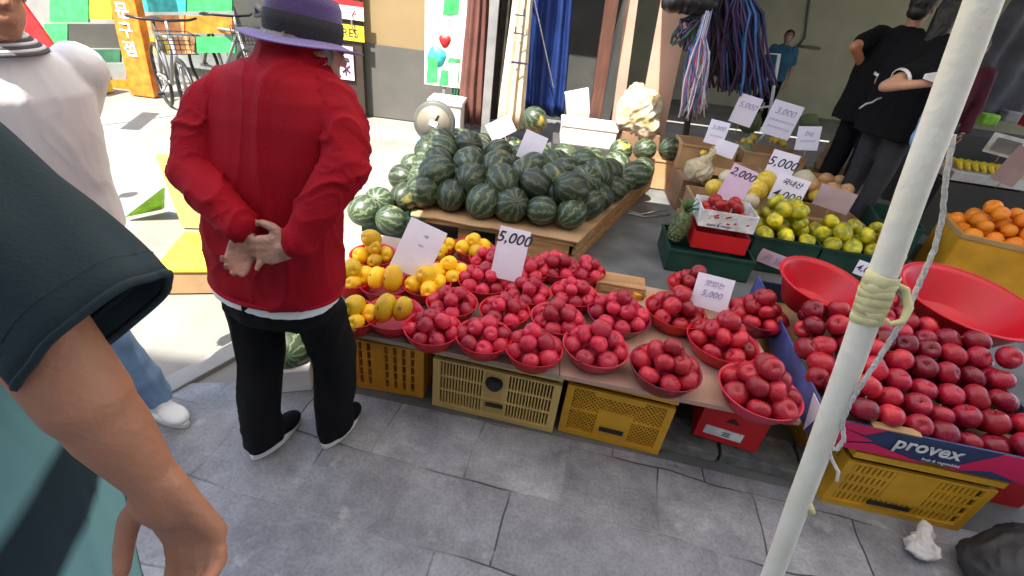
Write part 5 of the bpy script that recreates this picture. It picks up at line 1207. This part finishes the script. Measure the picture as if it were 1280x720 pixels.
# hair below the hat
rel(blob('hair', [('e', headc-f_h*.024+hu*.012, (.082, .088, .080), HR), ('e', headc-f_h*.052-hu*.035, (.062, .045, .045), HR)], 'grey_hair', pers, .006, 1, .006, 40, (1, 1, .3)))
hatc = headc+hu*.038-f_h*.006
HM = HR @ Euler((-.12, -.02, 0)).to_matrix()
hat = empty('x', hatc, '', ''); bpy.data.objects.remove(hat)
b = MB(); SEG = 56; prof = [(.080, .0), (.095, -.004), (.115, -.009), (.135, -.012), (.150, -.010)]; vs = []
for sgn in (0, 1):
    for (r_, z) in prof:
        for k in range(SEG):
            t = 2*PI*k/SEG; vs.append(hatc+HM @ V((r_*.92*math.cos(t), r_*math.sin(t), z-.003*sgn+.010*math.sin(2*t+1.0)*(r_/.15)**2-.010*(r_/.15)**3*math.cos(t)**2)))
n_ = len(prof); fs = []
for i in range(n_-1):
    for k in range(SEG):
        k2 = (k+1) % SEG; fs += [(i*SEG+k, i*SEG+k2, (i+1)*SEG+k2, (i+1)*SEG+k), ((i+n_)*SEG+k, (i+n_+1)*SEG+k, (i+n_+1)*SEG+k2, (i+n_)*SEG+k2)]
fs += [((n_-1)*SEG+k, (n_-1)*SEG+(k+1) % SEG, (2*n_-1)*SEG+(k+1) % SEG, (2*n_-1)*SEG+k) for k in range(SEG)]
b.add(vs, fs, 'purple_light', True)
b.lathe([(.088, -.004), (.088, .03), (.084, .075), (.074, .095), (.04, .092), (0, .082)], 'purple_felt', 40, rot=HM @ Matrix.Diagonal((.92, 1.08, 1)), loc=hatc, wob=.01)
hato = b.build('hat', pers); hato.location = -V(pers.location)
b = MB(); b.lathe([(.0905, .0), (.0915, .022), (.089, .046), (.086, .0465)], 'black_felt', 40, rot=HM @ Matrix.Diagonal((.92, 1.08, 1)), loc=hatc)
o = b.build('hat_band', hato)
b = MB()
bl = hatc+HM @ V((-.062, -.072, .028)); tq = rotz(.6)
for a in (-.9, .9): b.tube([bl, bl+HM @ V((.03*math.sin(a), -.006, .018)), bl+HM @ V((.035*math.sin(a), -.004, -.006)), bl], [.004, .008, .008, .004], 'grey_hair', 6)
b.build('bow', hato)

# ---- generic figure used for the others: all joints given in the world
def figure(label, base, f, H_, hat_=None, skin='skin', hair='hair', shirt='white_cloth', pants='denim', rE=None, rW=None, lE=None, lW=None, voxel=.010, shirt_len=.0, feet=None, torso_w=1.0, sleeve='short', shoes=('black_cloth', 'rubber_white'), hairlen=0.0, lean=0.0, handk=1.0, cuff=None, group=None, foldk=1.0):
    base = V(base); f = V(f).normalized(); s = V((f.y, -f.x, 0)); u = V((0, 0, 1)); k = H_/1.70; an = math.atan2(s.y, s.x)
    root = empty('person', base, label, 'person', group); O = base
    Pp = lambda a, b_, z: base+s*a*k+f*(b_*k+lean*max(0, z-.95))+u*z*k
    hc = Pp(0, .03, 1.585); hp, HR_, _, _ = head_prims(hc, f, k)
    sh = [Pp(.175, 0, 1.38), Pp(-.175, 0, 1.38)]
    rE = V(rE) if rE is not None else Pp(.24, -.03, 1.10); rW = V(rW) if rW is not None else Pp(.25, .06, .87); lE = V(lE) if lE is not None else Pp(-.24, -.03, 1.10); lW = V(lW) if lW is not None else Pp(-.25, .06, .87)
    hip = Pp(0, 0, .93); fe = feet or (Pp(.10, 0, 0), Pp(-.10, 0, 0))
    prims = [('e', hip, (.155*k, .115*k, .12*k), rotz(an)), ('e', Pp(0, 0, 1.10), (.135*k, .10*k, .15*k), rotz(an)), ('e', Pp(0, 0, 1.27), (.165*k, .11*k, .15*k), rotz(an)), ('c', Pp(0, 0, 1.38), .055*k, hc-u*.05*k, .050*k)]
    for S_, E_, W_2, sg in ((sh[0], rE, rW, 1), (sh[1], lE, lW, -1)):
        prims += chain([Pp(.10*sg, 0, 1.37), S_, E_, W_2], [.06*k, .052*k, .038*k, .025*k])
        d = (W_2-E_).normalized(); n_ = -s*sg-u*.1 if abs(d.z) > .6 else -u; prims += hand(W_2, d, n_, f if abs(d.z) > .6 else -s*sg, k*handk, (.4, .5, .4), fr=.0095)
    kn = []
    for ft, sg in ((fe[0], 1), (fe[1], -1)):
        ft = V(ft); hj = hip+s*.085*sg*k-u*.04*k; kk = (hj+ft)/2+f*.03*k; kn.append(kk); prims += chain([hj, kk, ft+u*.08*k], [.085*k, .058*k, .038*k])+[('c', ft+u*.04*k, .034*k, ft+f*.14*k+u*.03*k, .026*k)]
    prims += hp
    def rl_(o): o.location = o.location-O; return o
    rl_(blob('body', prims, skin, root, voxel, 2))
    k0 = set(bpy.data.objects.keys()); face_parts(hc, f, root, k)
    for q in set(bpy.data.objects.keys())-k0: rl_(bpy.data.objects[q])
    w_ = torso_w; zb = .86+shirt_len
    sp = [loft([(Pp(0, 0, zb), .185*k*w_, .135*k*w_, an), (Pp(0, 0, 1.02), .18*k*w_, .135*k*w_, an), (Pp(0, 0, 1.2), .188*k*w_, .135*k*w_, an), (Pp(0, 0, 1.33), .19*k*w_, .125*k, an), (Pp(0, 0, 1.41), .14*k, .09*k, an), (Pp(0, .01, 1.455), .070*k, .068*k, an)])]
    for S_, E_, W_2 in ((sh[0], rE, rW), (sh[1], lE, lW)):
        if sleeve == 'short': sp += chain([S_, S_.lerp(E_, .68)], [.072*k, .066*k])
        else: sp += chain([S_, E_, E_.lerp(W_2, .93)], [.072*k, .060*k, .042*k])
    so_ = rl_(clothing('shirt', sp, shirt, root, voxel*.9, 2, .010*k*foldk))
    if cuff:
        for S_, E_ in ((sh[0], rE), (sh[1], lE)):
            d = (E_-S_).normalized(); q = S_.lerp(E_, .68)+d*.064*k; b = MB(); b.lathe([(.0625*k, -.012), (.068*k, -.012), (.066*k, .008), (.0600*k, .008)], cuff, 24, rot=d.to_track_quat('Z', 'Y').to_matrix(), loc=q); o = b.build('sleeve_trim', so_); o.location = -O-V(so_.location)
    pp = [loft([(hip+u*.04*k, .168*k, .125*k, an), (hip-u*.10*k, .172*k, .125*k, an)])]
    for ft, kk, sg in ((fe[0], kn[0], 1), (fe[1], kn[1], -1)): pp += chain([hip+s*.085*sg*k-u*.06*k, kk, V(ft)+u*.10*k], [.098*k, .076*k, .066*k])
    rl_(clothing('trousers', pp, pants, root, voxel, 2, .010*k))
    for ft in fe:
        ft = V(ft); sh_ = shoe('shoe', V((ft.x, ft.y, base.z))-f*.07*k, V((ft.x, ft.y, base.z))+f*.19*k, root, shoes[0], shoes[1]); sh_.location -= O
    hr = [('e', hc-f*.018*k+u*.030*k, (.083*k, .095*k, .088*k), HR_), ('e', hc-f*.055*k-u*.03*k, (.068*k, .05*k, .055*k), HR_)]
    if hairlen: hr += [('c', hc-f*.05*k, .075*k, hc-f*.07*k-u*hairlen*k, .05*k)]
    h_o = blob('hair', hr, hair, None, .008, 1, .006, 40, (1, 1, .3)); h_o.parent = root; rl_(h_o)
    # keep the hairline off the face
    me = h_o.data; bm = bmesh.new(); bm.from_mesh(me); kill = [v for v in bm.verts if (v.co-hc).dot(f) > .045*k and (v.co-hc).dot(u) < .055*k]
    bmesh.ops.delete(bm, geom=kill, context='VERTS'); bm.to_mesh(me); bm.free()
    return root

# ---- man in the white shirt at the left edge, walking towards the viewer's right
hb_ = V((-1.60, 1.36, 0)); fw_ = V((.8, -.35, 0)).normalized()
wm_ = figure('person in a white polo shirt with striped collar at the left edge', (-1.40, 1.24, 0), fw_, 1.57, lean=.20, rE=(-1.50, 1.07, .98), rW=(-1.56, 1.10, .76), lE=(-1.46, 1.40, .98), lW=(-1.50, 1.42, .76), foldk=.6, shirt='white_cloth', pants='denim', feet=[at(200, 512), V((-1.62, 1.02, 0))], shoes=('white_cloth', 'rubber_white'), voxel=.008, torso_w=1.0, skin='skin')
# striped collar
b = MB(); kk = 1.56/1.70; sN = V((fw_.y, -fw_.x, 0))
for i in range(6):
    r_ = (.066+.0062*i)*kk; z = (1.486-.007*i)*kk
    b.tube([V((0, 0, z))+fw_*(.02+.20*.44)+sN*r_*1.05*math.cos(t)+fw_*r_*math.sin(t) for t in [PI*2*q/24 for q in range(25)]], .0045, 'grey_cloth' if i % 2 else 'white_cloth', 8, False)
b.build('collar', wm_)

# ---- near man: right arm, dark sleeve, printed shirt
S_ = atd(-115, 205, .45); E_ = atd(108, 500, .50); W_2 = atd(196, 606, .565)
fm = V((.15, .99, 0)).normalized(); sm_ = V((.99, -.15, 0)); 
tc_ = V((-.722, .42, 0))
nr = empty('person', (tc_.x, tc_.y, 0), 'near person with wide dark sleeve and teal printed shirt, bare arm hanging down', 'person')
def reln(o): o.location = o.location-V(nr.location); return o
T = lambda a, b_, z: V((tc_.x, tc_.y, 0))+sm_*(a-.10*max(0, 1.1-z))+fm*(b_-.16*max(0, 1.15-z))+V((0, 0, z))
hcn = T(-.02, .03, 1.66); hpn, HRn, _, _ = head_prims(hcn, fm, 1.03)
pr_ = [('e', T(0, 0, .95), (.13, .10, .12), rotz(-.15)), ('e', T(0, 0, 1.15), (.14, .10, .17), rotz(-.15)), ('e', T(0, 0, 1.33), (.17, .11, .15), rotz(-.15)), ('c', T(0, 0, 1.43), .055, hcn-V((0, 0, .05)), .05)]
pr_ += chain([T(.1, 0, 1.40), S_, E_], [.06, .050, .042])+chain([E_, E_.lerp(W_2, .32), E_.lerp(W_2, .75), W_2], [.038, .038, .030, .0235])
dn = (W_2-E_).normalized(); dn = (dn+V((.02, -.02, -.12))).normalized()
pr_ += hand(W_2, dn, -FW+V((-.2, 0, 0)), V((-1, 0, 0)), 1.14, (.40, .7, .6), .07, .5, fr=.0095)
pr_ += chain([T(-.10, 0, 1.40), T(-.22, 0, 1.38), T(-.34, -.02, 1.10), T(-.38, .04, .86)], [.06, .052, .04, .027])+hand(T(-.38, .04, .86), V((0, .2, -1)), V((1, 0, 0)), V((0, 1, 0)), 1.0)
for sg, ft in ((1, T(.09, -.04, 0)), (-1, T(-.09, -.30, 0))): pr_ += chain([T(.085*sg, 0, .9), (T(.085*sg, 0, .9)+ft)/2+fm*.04, ft+V((0, 0, .08))], [.07, .05, .04])+[('c', ft+V((0, 0, .04)), .035, ft+fm*.15+V((0, 0, .03)), .027)]
pr_ += hpn
reln(blob('body', pr_, 'skin', nr, .0055, 3))
k0 = set(bpy.data.objects.keys()); face_parts(hcn, fm, nr, 1.03)
for q in set(bpy.data.objects.keys())-k0: reln(bpy.data.objects[q])
reln(blob('hair', [('e', hcn-fm*.02+V((0, 0, .03)), (.085, .095, .088), HRn), ('e', hcn-fm*.05-V((0, 0, .03)), (.07, .05, .055), HRn)], 'hair', nr, .008, 1, .006, 40, (1, 1, .3)))
an = -.15
shn = reln(clothing('shirt', [loft([(T(0, 0, .55), .205, .16, an), (T(0, 0, .80), .190, .145, an), (T(0, 0, 1.0), .172, .128, an), (T(0, 0, 1.2), .178, .128, an), (T(0, 0, 1.36), .18, .118, an), (T(0, 0, 1.45), .13, .085, an), (T(0, .01, 1.49), .07, .068, an)])], 'teal_print', nr, .007, 2, .009))
# wide dark sleeve: a cone that ends in an open cuff
ax = (atd(140, 432, .49)-S_).normalized(); cuffc = atd(124, 410, .487)
def ring_pts(c, d, up_, rx, ry, n=40): 
    a = up_-d*up_.dot(d); a.normalize(); b_ = d.cross(a); return [c+a*rx*math.cos(2*PI*k/n)+b_*ry*math.sin(2*PI*k/n) for k in range(n)]
pu = atd(215, 345, .49)-atd(62, 516, .50)
b = MB(); rings = []; nR = 22
for i in range(nR+1):
    u = i/nR; c_ = (S_-ax*.10).lerp(cuffc, u); cw = pu.length/2; rx = .066+(cw*.86-.066)*min(1, u*1.1); ry = .062+.0*u
    rr = ring_pts(c_, ax, pu.normalized(), rx, ry)
    for k, p in enumerate(rr):
        t = 2*PI*k/40; p += (p-c_)*(.05*math.sin(3*t+5*u)+.035*math.sin(7*t-9*u)+.03*noise.noise(p*14)); 
        if u > .7: p += pu.normalized()*0
    rings += rr
# the cuff plane follows the corner points of the photographed sleeve
for k in range(40):
    t = 2*PI*k/40; 
fs = [(i*40+k, i*40+(k+1) % 40, (i+1)*40+(k+1) % 40, (i+1)*40+k) for i in range(nR) for k in range(40)]
b.add(rings, fs, 'dark_green_cloth', True)
for ri, rr_ in ((nR, .0016), (nR-2, .0008)): b.tube(rings[ri*40:ri*40+40]+[rings[ri*40]], rr_, 'dark_green_cloth', 6, False)
o = b.build('sleeve', nr); reln(o); s = o.modifiers.new('thick', 'SOLIDIFY'); s.thickness = .003; s.offset = 1
reln(clothing('trousers', [loft([(T(0, 0, .99), .155, .11, an), (T(0, 0, .80), .155, .11, an)])]+[q for sg, ft in ((1, T(.09, -.04, 0)), (-1, T(-.09, -.30, 0))) for q in chain([T(.088*sg, 0, .85), (T(.085*sg, 0, .9)+ft)/2+fm*.04, ft+V((0, 0, .12))], [.075, .07, .065])], 'black_cloth', nr, .009, 2, .01))
for ft in (T(.09, -.04, 0), T(-.09, -.30, 0)): reln(shoe('shoe', ft-fm*.08, ft+fm*.20, nr))

# ---- the people standing in the shop
zf = .11
Yb = 3.95; cB = aty(1134, 120, Yb+.08)
b = MB(); b.box((3.0, 4.15, .075), (1.0, .7, .15), 'wall_dark', rotz(-.1)); tag(b.build('standing_platform'), 'low dark platform the two people in black stand on', 'platform')
B1 = figure('person in black polo with white sleeve trim, forearm held out', (cB.x, Yb+.08, .15), (.93, .36, 0), 1.72, skin='skin_light', shirt='black_cloth', pants='charcoal', rE=aty(1106, 108, Yb-.28), rW=aty(1166, 104, Yb-.34), cuff='sign_white', torso_w=1.35, hairlen=.28, shirt_len=-.12, voxel=.012)
cA = aty(1100, 110, 4.35)
A1_ = figure('person in plain black shirt, bent elbow, half hidden behind the white trimmed sleeve', (cA.x+.02, 4.36, .15), (.75, .65, 0), 1.74, skin='skin', shirt='black_cloth', pants='black_cloth', lE=aty(1068, 58, 4.35), lW=aty(1082, 92, 4.48), torso_w=1.35, shirt_len=-.10, voxel=.012)
b = MB(); ps = [aty(x, y, Yb-.17) for x, y in ((1074, 136), (1082, 130), (1090, 128), (1096, 124), (1102, 122))]; b.tube(ps, .008, 'steel', 6); b.build('bag_chain', B1).location = -V(B1.location)
cC = aty(1192, 100, 5.2)
C1_ = figure('person with dark hair and a maroon top standing behind the white pole', (cC.x+.05, 5.2, 0), (-.6, -.8, 0), 1.66, skin='skin_light', shirt='maroon_cloth', pants='grey_cloth', hairlen=.3, voxel=.013, sleeve='long')
o = blob('shopping_bag', [('e', (0, 0, 0), (.06, .10, .16), I3), ('e', (.03, 0, -.12), (.09, .10, .10), I3), ('c', (0, 0, .1), .03, (.01, 0, .26), .012)], 'blue_tray', None, .01, 1, .015, 12); o.location = aty(1166, 150, Yb-.34); tag(o, 'light blue plastic bag hanging from the outstretched hand', 'bag')
b = MB(); b.box((0, 0, 0), (.16, .10, .03), 'sign_white', Euler((.1, -.2, .3)).to_matrix()); o = b.build('paper_slip'); o.location = aty(1176, 96, Yb-.36); tag(o, 'white slip held in the hand of the black polo wearer', 'paper')
cD = aty(979, 45, 8.0)
figure('person with dark hair and a blue vest far back inside the shop', (cD.x+.08, 8.0, .11), (-.4, -.9, 0), (cD.z-.11)/.932, skin='skin_old', shirt='blue_cloth', pants='black_cloth', voxel=.013, rE=None, lE=None, torso_w=1.1)

# ------------------------------------------------------------------ leaning white pole with tape and rope
P1, P2 = atd(992, 646, .96), atd(1229, 0, .59); dP = (P2-P1).normalized()
pb_ = P1-dP*(P1.z/dP.z); pt = P1+dP*((2.42-P1.z)/dP.z)
pole = empty('awning_pole', pb_, 'leaning white painted pole tied with tape and rope in front of the apples', 'pole')
b = MB(); N_ = 24; b.tube([(pb_.lerp(pt, i/N_)-pb_)+V((rnd(-.0008, .0008), 0, 0)) for i in range(N_+1)], [.0200*(1+.012*math.sin(i*1.7)) for i in range(N_+1)], 'pole_white', 24); b.build('tube', pole)
kt = atd(1103, 372, .76); tK = (kt-pb_).dot(dP); kc = pb_+dP*tK
b = MB(); Q = dP.to_track_quat('Z', 'Y').to_matrix()
for i_ in range(7):
    z_ = -.036+.0115*i_; Qi = Q @ Euler((rnd(-.22, .22), rnd(-.22, .22), 0)).to_matrix(); r_ = .0222+rnd(0, .0014); h_ = rnd(.007, .012)
    b.lathe([(r_-.002, -h_-.001), (r_, -h_), (r_+.0006, 0), (r_, h_), (r_-.002, h_+.001)], 'tape', 30, wob=.02, wn=random.choice((3, 5, 7)), ph=rnd(0, 6), rot=Qi, loc=kc-pb_+dP*z_)
b.build('tape_wrap', pole)
sc_ = .74
b = MB(); ps = [atd(x, y, sc_)-pb_ for x, y in ((1112, 350), (1132, 362), (1136, 385), (1128, 402), (1112, 405), (1108, 398))]; b.tube(ps, [.003, .0055, .0065, .0055, .004, .002], 'tape', 8); b.build('tape_loop', pole)
rp = [(1192, 168, .66), (1182, 225, .68), (1178, 272, .70), (1168, 312, .72), (1150, 352, .735), (1136, 385, .745), (1118, 418, .76), (1096, 452, .78), (1076, 482, .80), (1062, 505, .82), (1053, 528, .835), (1055, 550, .85), (1046, 562, .86), (1036, 560, .87)]
b = MB()
base_ps = [atd(x, y, d_) for x, y, d_ in rp]; dense = []
for i in range(len(base_ps)-1):
    for s in range(6): dense.append(base_ps[i].lerp(base_ps[i+1], s/6))
for ph in (0, 2.09, 4.19):
    b.tube([p-pb_+V((math.cos(ph+i*.9), math.sin(ph+i*.9), 0))*.0022 for i, p in enumerate(dense)], .0022, 'rope', 6)
b.build('rope', pole)
b = MB(); b.tube([atd(x, y, .87)-pb_ for x, y in ((1034, 556), (1040, 575), (1048, 590), (1046, 602))], .003, 'rope', 6); b.tube([atd(1010, 630, .93)-pb_, atd(1016, 642, .93)-pb_], [.008, .006], 'tape', 8); b.build('rope_end', pole)

# ------------------------------------------------------------------ things on the ground in front
o = blob('crumpled_paper', [('e', (0, 0, .03), (.055, .05, .030), I3), ('e', (.035, .045, .05), (.035, .04, .018), Euler((.6, .4, .3)).to_matrix()), ('e', (-.02, -.01, .045), (.045, .035, .02), Euler((.3, -.3, 0)).to_matrix())], 'styrofoam', None, .006, 0, .016, 22, (1, 1, 1)); o.location = at(1148, 690, 0); tag(o, 'crumpled white paper on the slabs below the mustard crate', 'paper')
o = blob('dark_sack', [('e', (0, 0, .09), (.20, .16, .12), I3), ('e', (.12, .03, .14), (.15, .14, .12), I3), ('e', (-.08, 0, .05), (.14, .14, .07), I3)], 'dark_bag', None, .010, 2, .02, 7, (1, 1, 1)); o.location = at(1275, 735, 0); tag(o, 'dark grey cloth sack on the ground in the lower right corner', 'bag')
b = MB(); b.box((0, 0, .06), (.16, .12, .12), 'styrofoam', rotz(.3)); o = b.build('styrofoam_box', bevel=.006); o.location = at(362, 488, 0)+V((0, .05, 0)); tag(o, 'small white polystyrene block on the ground between the black trouser legs', 'box')
# yellow topped cardboard box, lime sheets and a post on the sunlit street
yb2 = empty('cardboard_box', at(262, 372, 0)+V((-.05, .25, 0)), 'low cardboard box with a yellow top in the sun, left of the red jacket', 'box', rz=.25)
lbox(yb2, 'box', (0, 0, .07), (.50, .42, .14), 'kraft'); lbox(yb2, 'lid', (0, 0, .145), (.52, .44, .012), 'sign_yellow')
o = empty('signboard', at(246, 300, 0)+V((0, .1, 0)), 'yellow board standing in the sun just left of the red elbow', 'sign', rz=.2); lbox(o, 'board', (0, .05, .26), (.34, .03, .52), 'banner_cream', Matrix.Rotation(.12, 3, 'X')); lbox(o, 'foot', (0, .16, .2), (.04, .03, .42), 'wood', Matrix.Rotation(-.3, 3, 'X'))
b = MB(); q = at(186, 262, 0)
b.prism([at(155, 272, .02), at(202, 262, .02), at(202, 236, .25)], (0, .03, 0), 'sign_lime'); tag(b.build('lime_panel'), 'lime green triangular panel leaning on the sunlit street', 'panel')
ps_ = empty('bollard', at(116, 252, 0), 'pale thin bollard with a green top on the sunlit street', 'bollard'); b = MB(); b.tube([(0, 0, 0), (0, 0, .33)], .022, 'white_paint', 12); b.build('shaft', ps_); b = MB(); b.lathe([(0, .42), (.04, .41), (.05, .36), (.03, .33), (0, .33)], 'sign_green', 16); b.build('cap', ps_)

# ------------------------------------------------------------------ colourful shop across the street
Yf = 6.0
def px_panel(x0, y0, x1, y1, Y, m, nm, parent=None, t=.03, label=None, cat=None):
    a, b_, c_, d_ = aty(x0, y0, Y), aty(x1, y0, Y), aty(x1, y1, Y), aty(x0, y1, Y); mb = MB(); mb.prism([a, b_, c_, d_], (0, t, 0), m); o = mb.build(nm, parent, origin=(a+c_)/2)
    if parent: o.location = (a+c_)/2-V(parent.location)
    if label: tag(o, label, cat)
    return o
fc = empty('shop_front', (-5, 6.4, 0), 'colourful shop front across the sunlit street with green, cyan and orange panels', 'building')
lbox(fc, 'wall', (-1.2, .5, 1.5), (5.6, .2, 3.1), 'concrete'); lbox(fc, 'window', (.8, .36, .55), (1.6, .05, .75), 'glass')
for (x0, y0, x1, y1, m_) in ((172, -30, 232, 15, 'sign_cyan'), (234, -30, 290, 14, 'sign_green'), (182, 19, 230, 42, 'sign_peach'), (232, 20, 290, 42, 'sign_orange'), (184, 46, 212, 68, 'sign_yellow'), (214, 46, 243, 67, 'sign_peach'), (245, 46, 294, 66, 'sign_green'),
    (112, -30, 140, 24, 'sign_yellow'), (62, -30, 110, 28, 'sign_green'), (55, 30, 84, 92, 'sign_green'), (86, 30, 150, 60, 'wall_dark'), (88, 62, 150, 78, 'green_cloth')):
    px_panel(x0, y0, x1, y1, Yf+.05, m_, 'sign_panel', fc)
wp_ = px_panel(88, 80, 158, 99, Yf-.02, 'glass', 'name_board', fc); textmesh('lettering', 'SPA', .16, 'navy', wp_, (.02, -.035, 0), Matrix.Rotation(PI/2, 3, 'X'), bold=.006)
px_panel(84, 100, 166, 114, Yf-.05, 'sign_orange', 'base_panel', fc)
a_ = aty(152, 0, 5.7); c_ = aty(180, 128, 5.7); d = (a_-c_)
po = empty('orange_post', (c_.x, 5.7, 0), 'broad leaning orange post with white lettering beside the bicycle', 'post')
b = MB(); kx = (a_.x-c_.x)/(a_.z-c_.z); w2 = .14
x_at = lambda z: (z-c_.z)*kx
b.prism([V((x_at(0)-w2, 0, 0)), V((x_at(0)+w2, 0, 0)), V((x_at(2.6)+w2, 0, 2.6)), V((x_at(2.6)-w2, 0, 2.6))], (0, .12, 0), 'sign_orange'); b.build('shaft', po, .005)
for k, t_ in enumerate('\ubb38\uad6c\uc810'): zz = .88-k*.19; textmesh('lettering', t_, .17, 'sign_white', po, (x_at(zz)-.02, -.004, zz), Matrix.Rotation(PI/2, 3, 'X') @ Matrix.Rotation(-.0, 3, 'Z'), bold=.004)
o = empty('yellow_crate', (aty(116, 135, 5.6).x, 5.6, 0), 'yellow crate on the ground in front of the orange base', 'crate'); b = MB(); b.box((0, 0, .12), (.40, .3, .24), 'sign_yellow', None, 1.05); b.box((0, 0, .245), (.44, .33, .02), 'sign_yellow'); b.build('shell', o, .006)
o = empty('red_banner', (aty(14, 30, 4.2).x, 4.2, 0), 'red banner behind the white polo shirt at the left edge', 'banner'); b = MB(); b.box((0, 0, 1.25), (.16, .02, 1.3), 'sign_red', Matrix.Rotation(-.42, 3, 'Y')); b.build('cloth', o); b = MB(); b.tube([(-.02, .03, 0), (.0, .03, 1.9)], .015, 'steel', 8); b.build('pole', o)
# bicycle
def bicycle(loc_, rz, label):
    r = empty('bicycle', loc_, label, 'bicycle', rz=rz)
    for x in (-.5, .5):
        b = MB(); RR = .31; b.tube([(x+RR*math.cos(t), 0, .33+RR*math.sin(t)) for t in [2*PI*k/32 for k in range(33)]], .019, 'black_plastic', 8, False)
        for k in range(14): t = 2*PI*k/14; b.tube([(x, 0, .33), (x+RR*math.cos(t), 0, .33+RR*math.sin(t))], .0018, 'steel', 4)
        b.tube([(x, -.04, .33), (x, .04, .33)], .02, 'steel', 8); b.build('wheel', r)
    b = MB(); A, B_, C_, D_, E2 = (-.5, 0, .33), (-.08, 0, .32), (-.2, 0, .78), (.34, 0, .80), (.5, 0, .33)
    for p, q in ((A, B_), (A, C_), (B_, C_), (C_, D_), (B_, D_), (D_, E2)): b.tube([p, q], .017, 'grey_metal', 8)
    b.build('frame', r); b = MB(); b.tube([(.34, 0, .8), (.32, 0, .95)], .014, 'steel', 8); b.tube([(.22, -.28, .97), (.30, -.2, .96), (.32, 0, .95), (.30, .2, .96), (.22, .28, .97)], .013, 'black_plastic', 8); b.build('handlebar', r)
    b = MB(); b.tube([(-.2, 0, .78), (-.22, 0, .88)], .013, 'steel', 8); b.lathe([(0, .03), (.07, .022), (.09, 0), (.0, -.01)], 'black_plastic', 18, rot=Matrix.Diagonal((1.5, .8, 1)), loc=(-.2, 0, .90)); b.build('saddle', r)
    b = MB()
    for q in range(7):
        for s_ in (-1, 1): b.tube([(.44+.035*q, s_*.12, .72), (.43+.04*q, s_*.14, .88)], .003, 'black_plastic', 4); b.tube([(.44 if s_ < 0 else .65, -.12+.04*q, .72), (.43 if s_ < 0 else .67, -.13+.043*q, .88)], .003, 'black_plastic', 4)
    for z in (.72, .8, .88): b.tube([(.43, -.13, z), (.67, -.13, z), (.67, .13, z), (.43, .13, z), (.43, -.13, z)], .004, 'black_plastic', 4)
    b.build('basket', r)
    b = MB(); b.tube([(-.08, -.05, .32), (-.0, -.12, .26)], .012, 'steel', 6); b.box((0, -.14, .25), (.08, .06, .02), 'black_plastic'); b.build('pedal', r); return r
bicycle(at(200, 156, 0)+V((0, .35, 0)), -.75, 'dark bicycle with a front basket parked right of the orange post'); bicycle(at(262, 136, 0)+V((0, .5, 0)), -.5, 'second grey bicycle parked behind the first, beside the red shoulder')
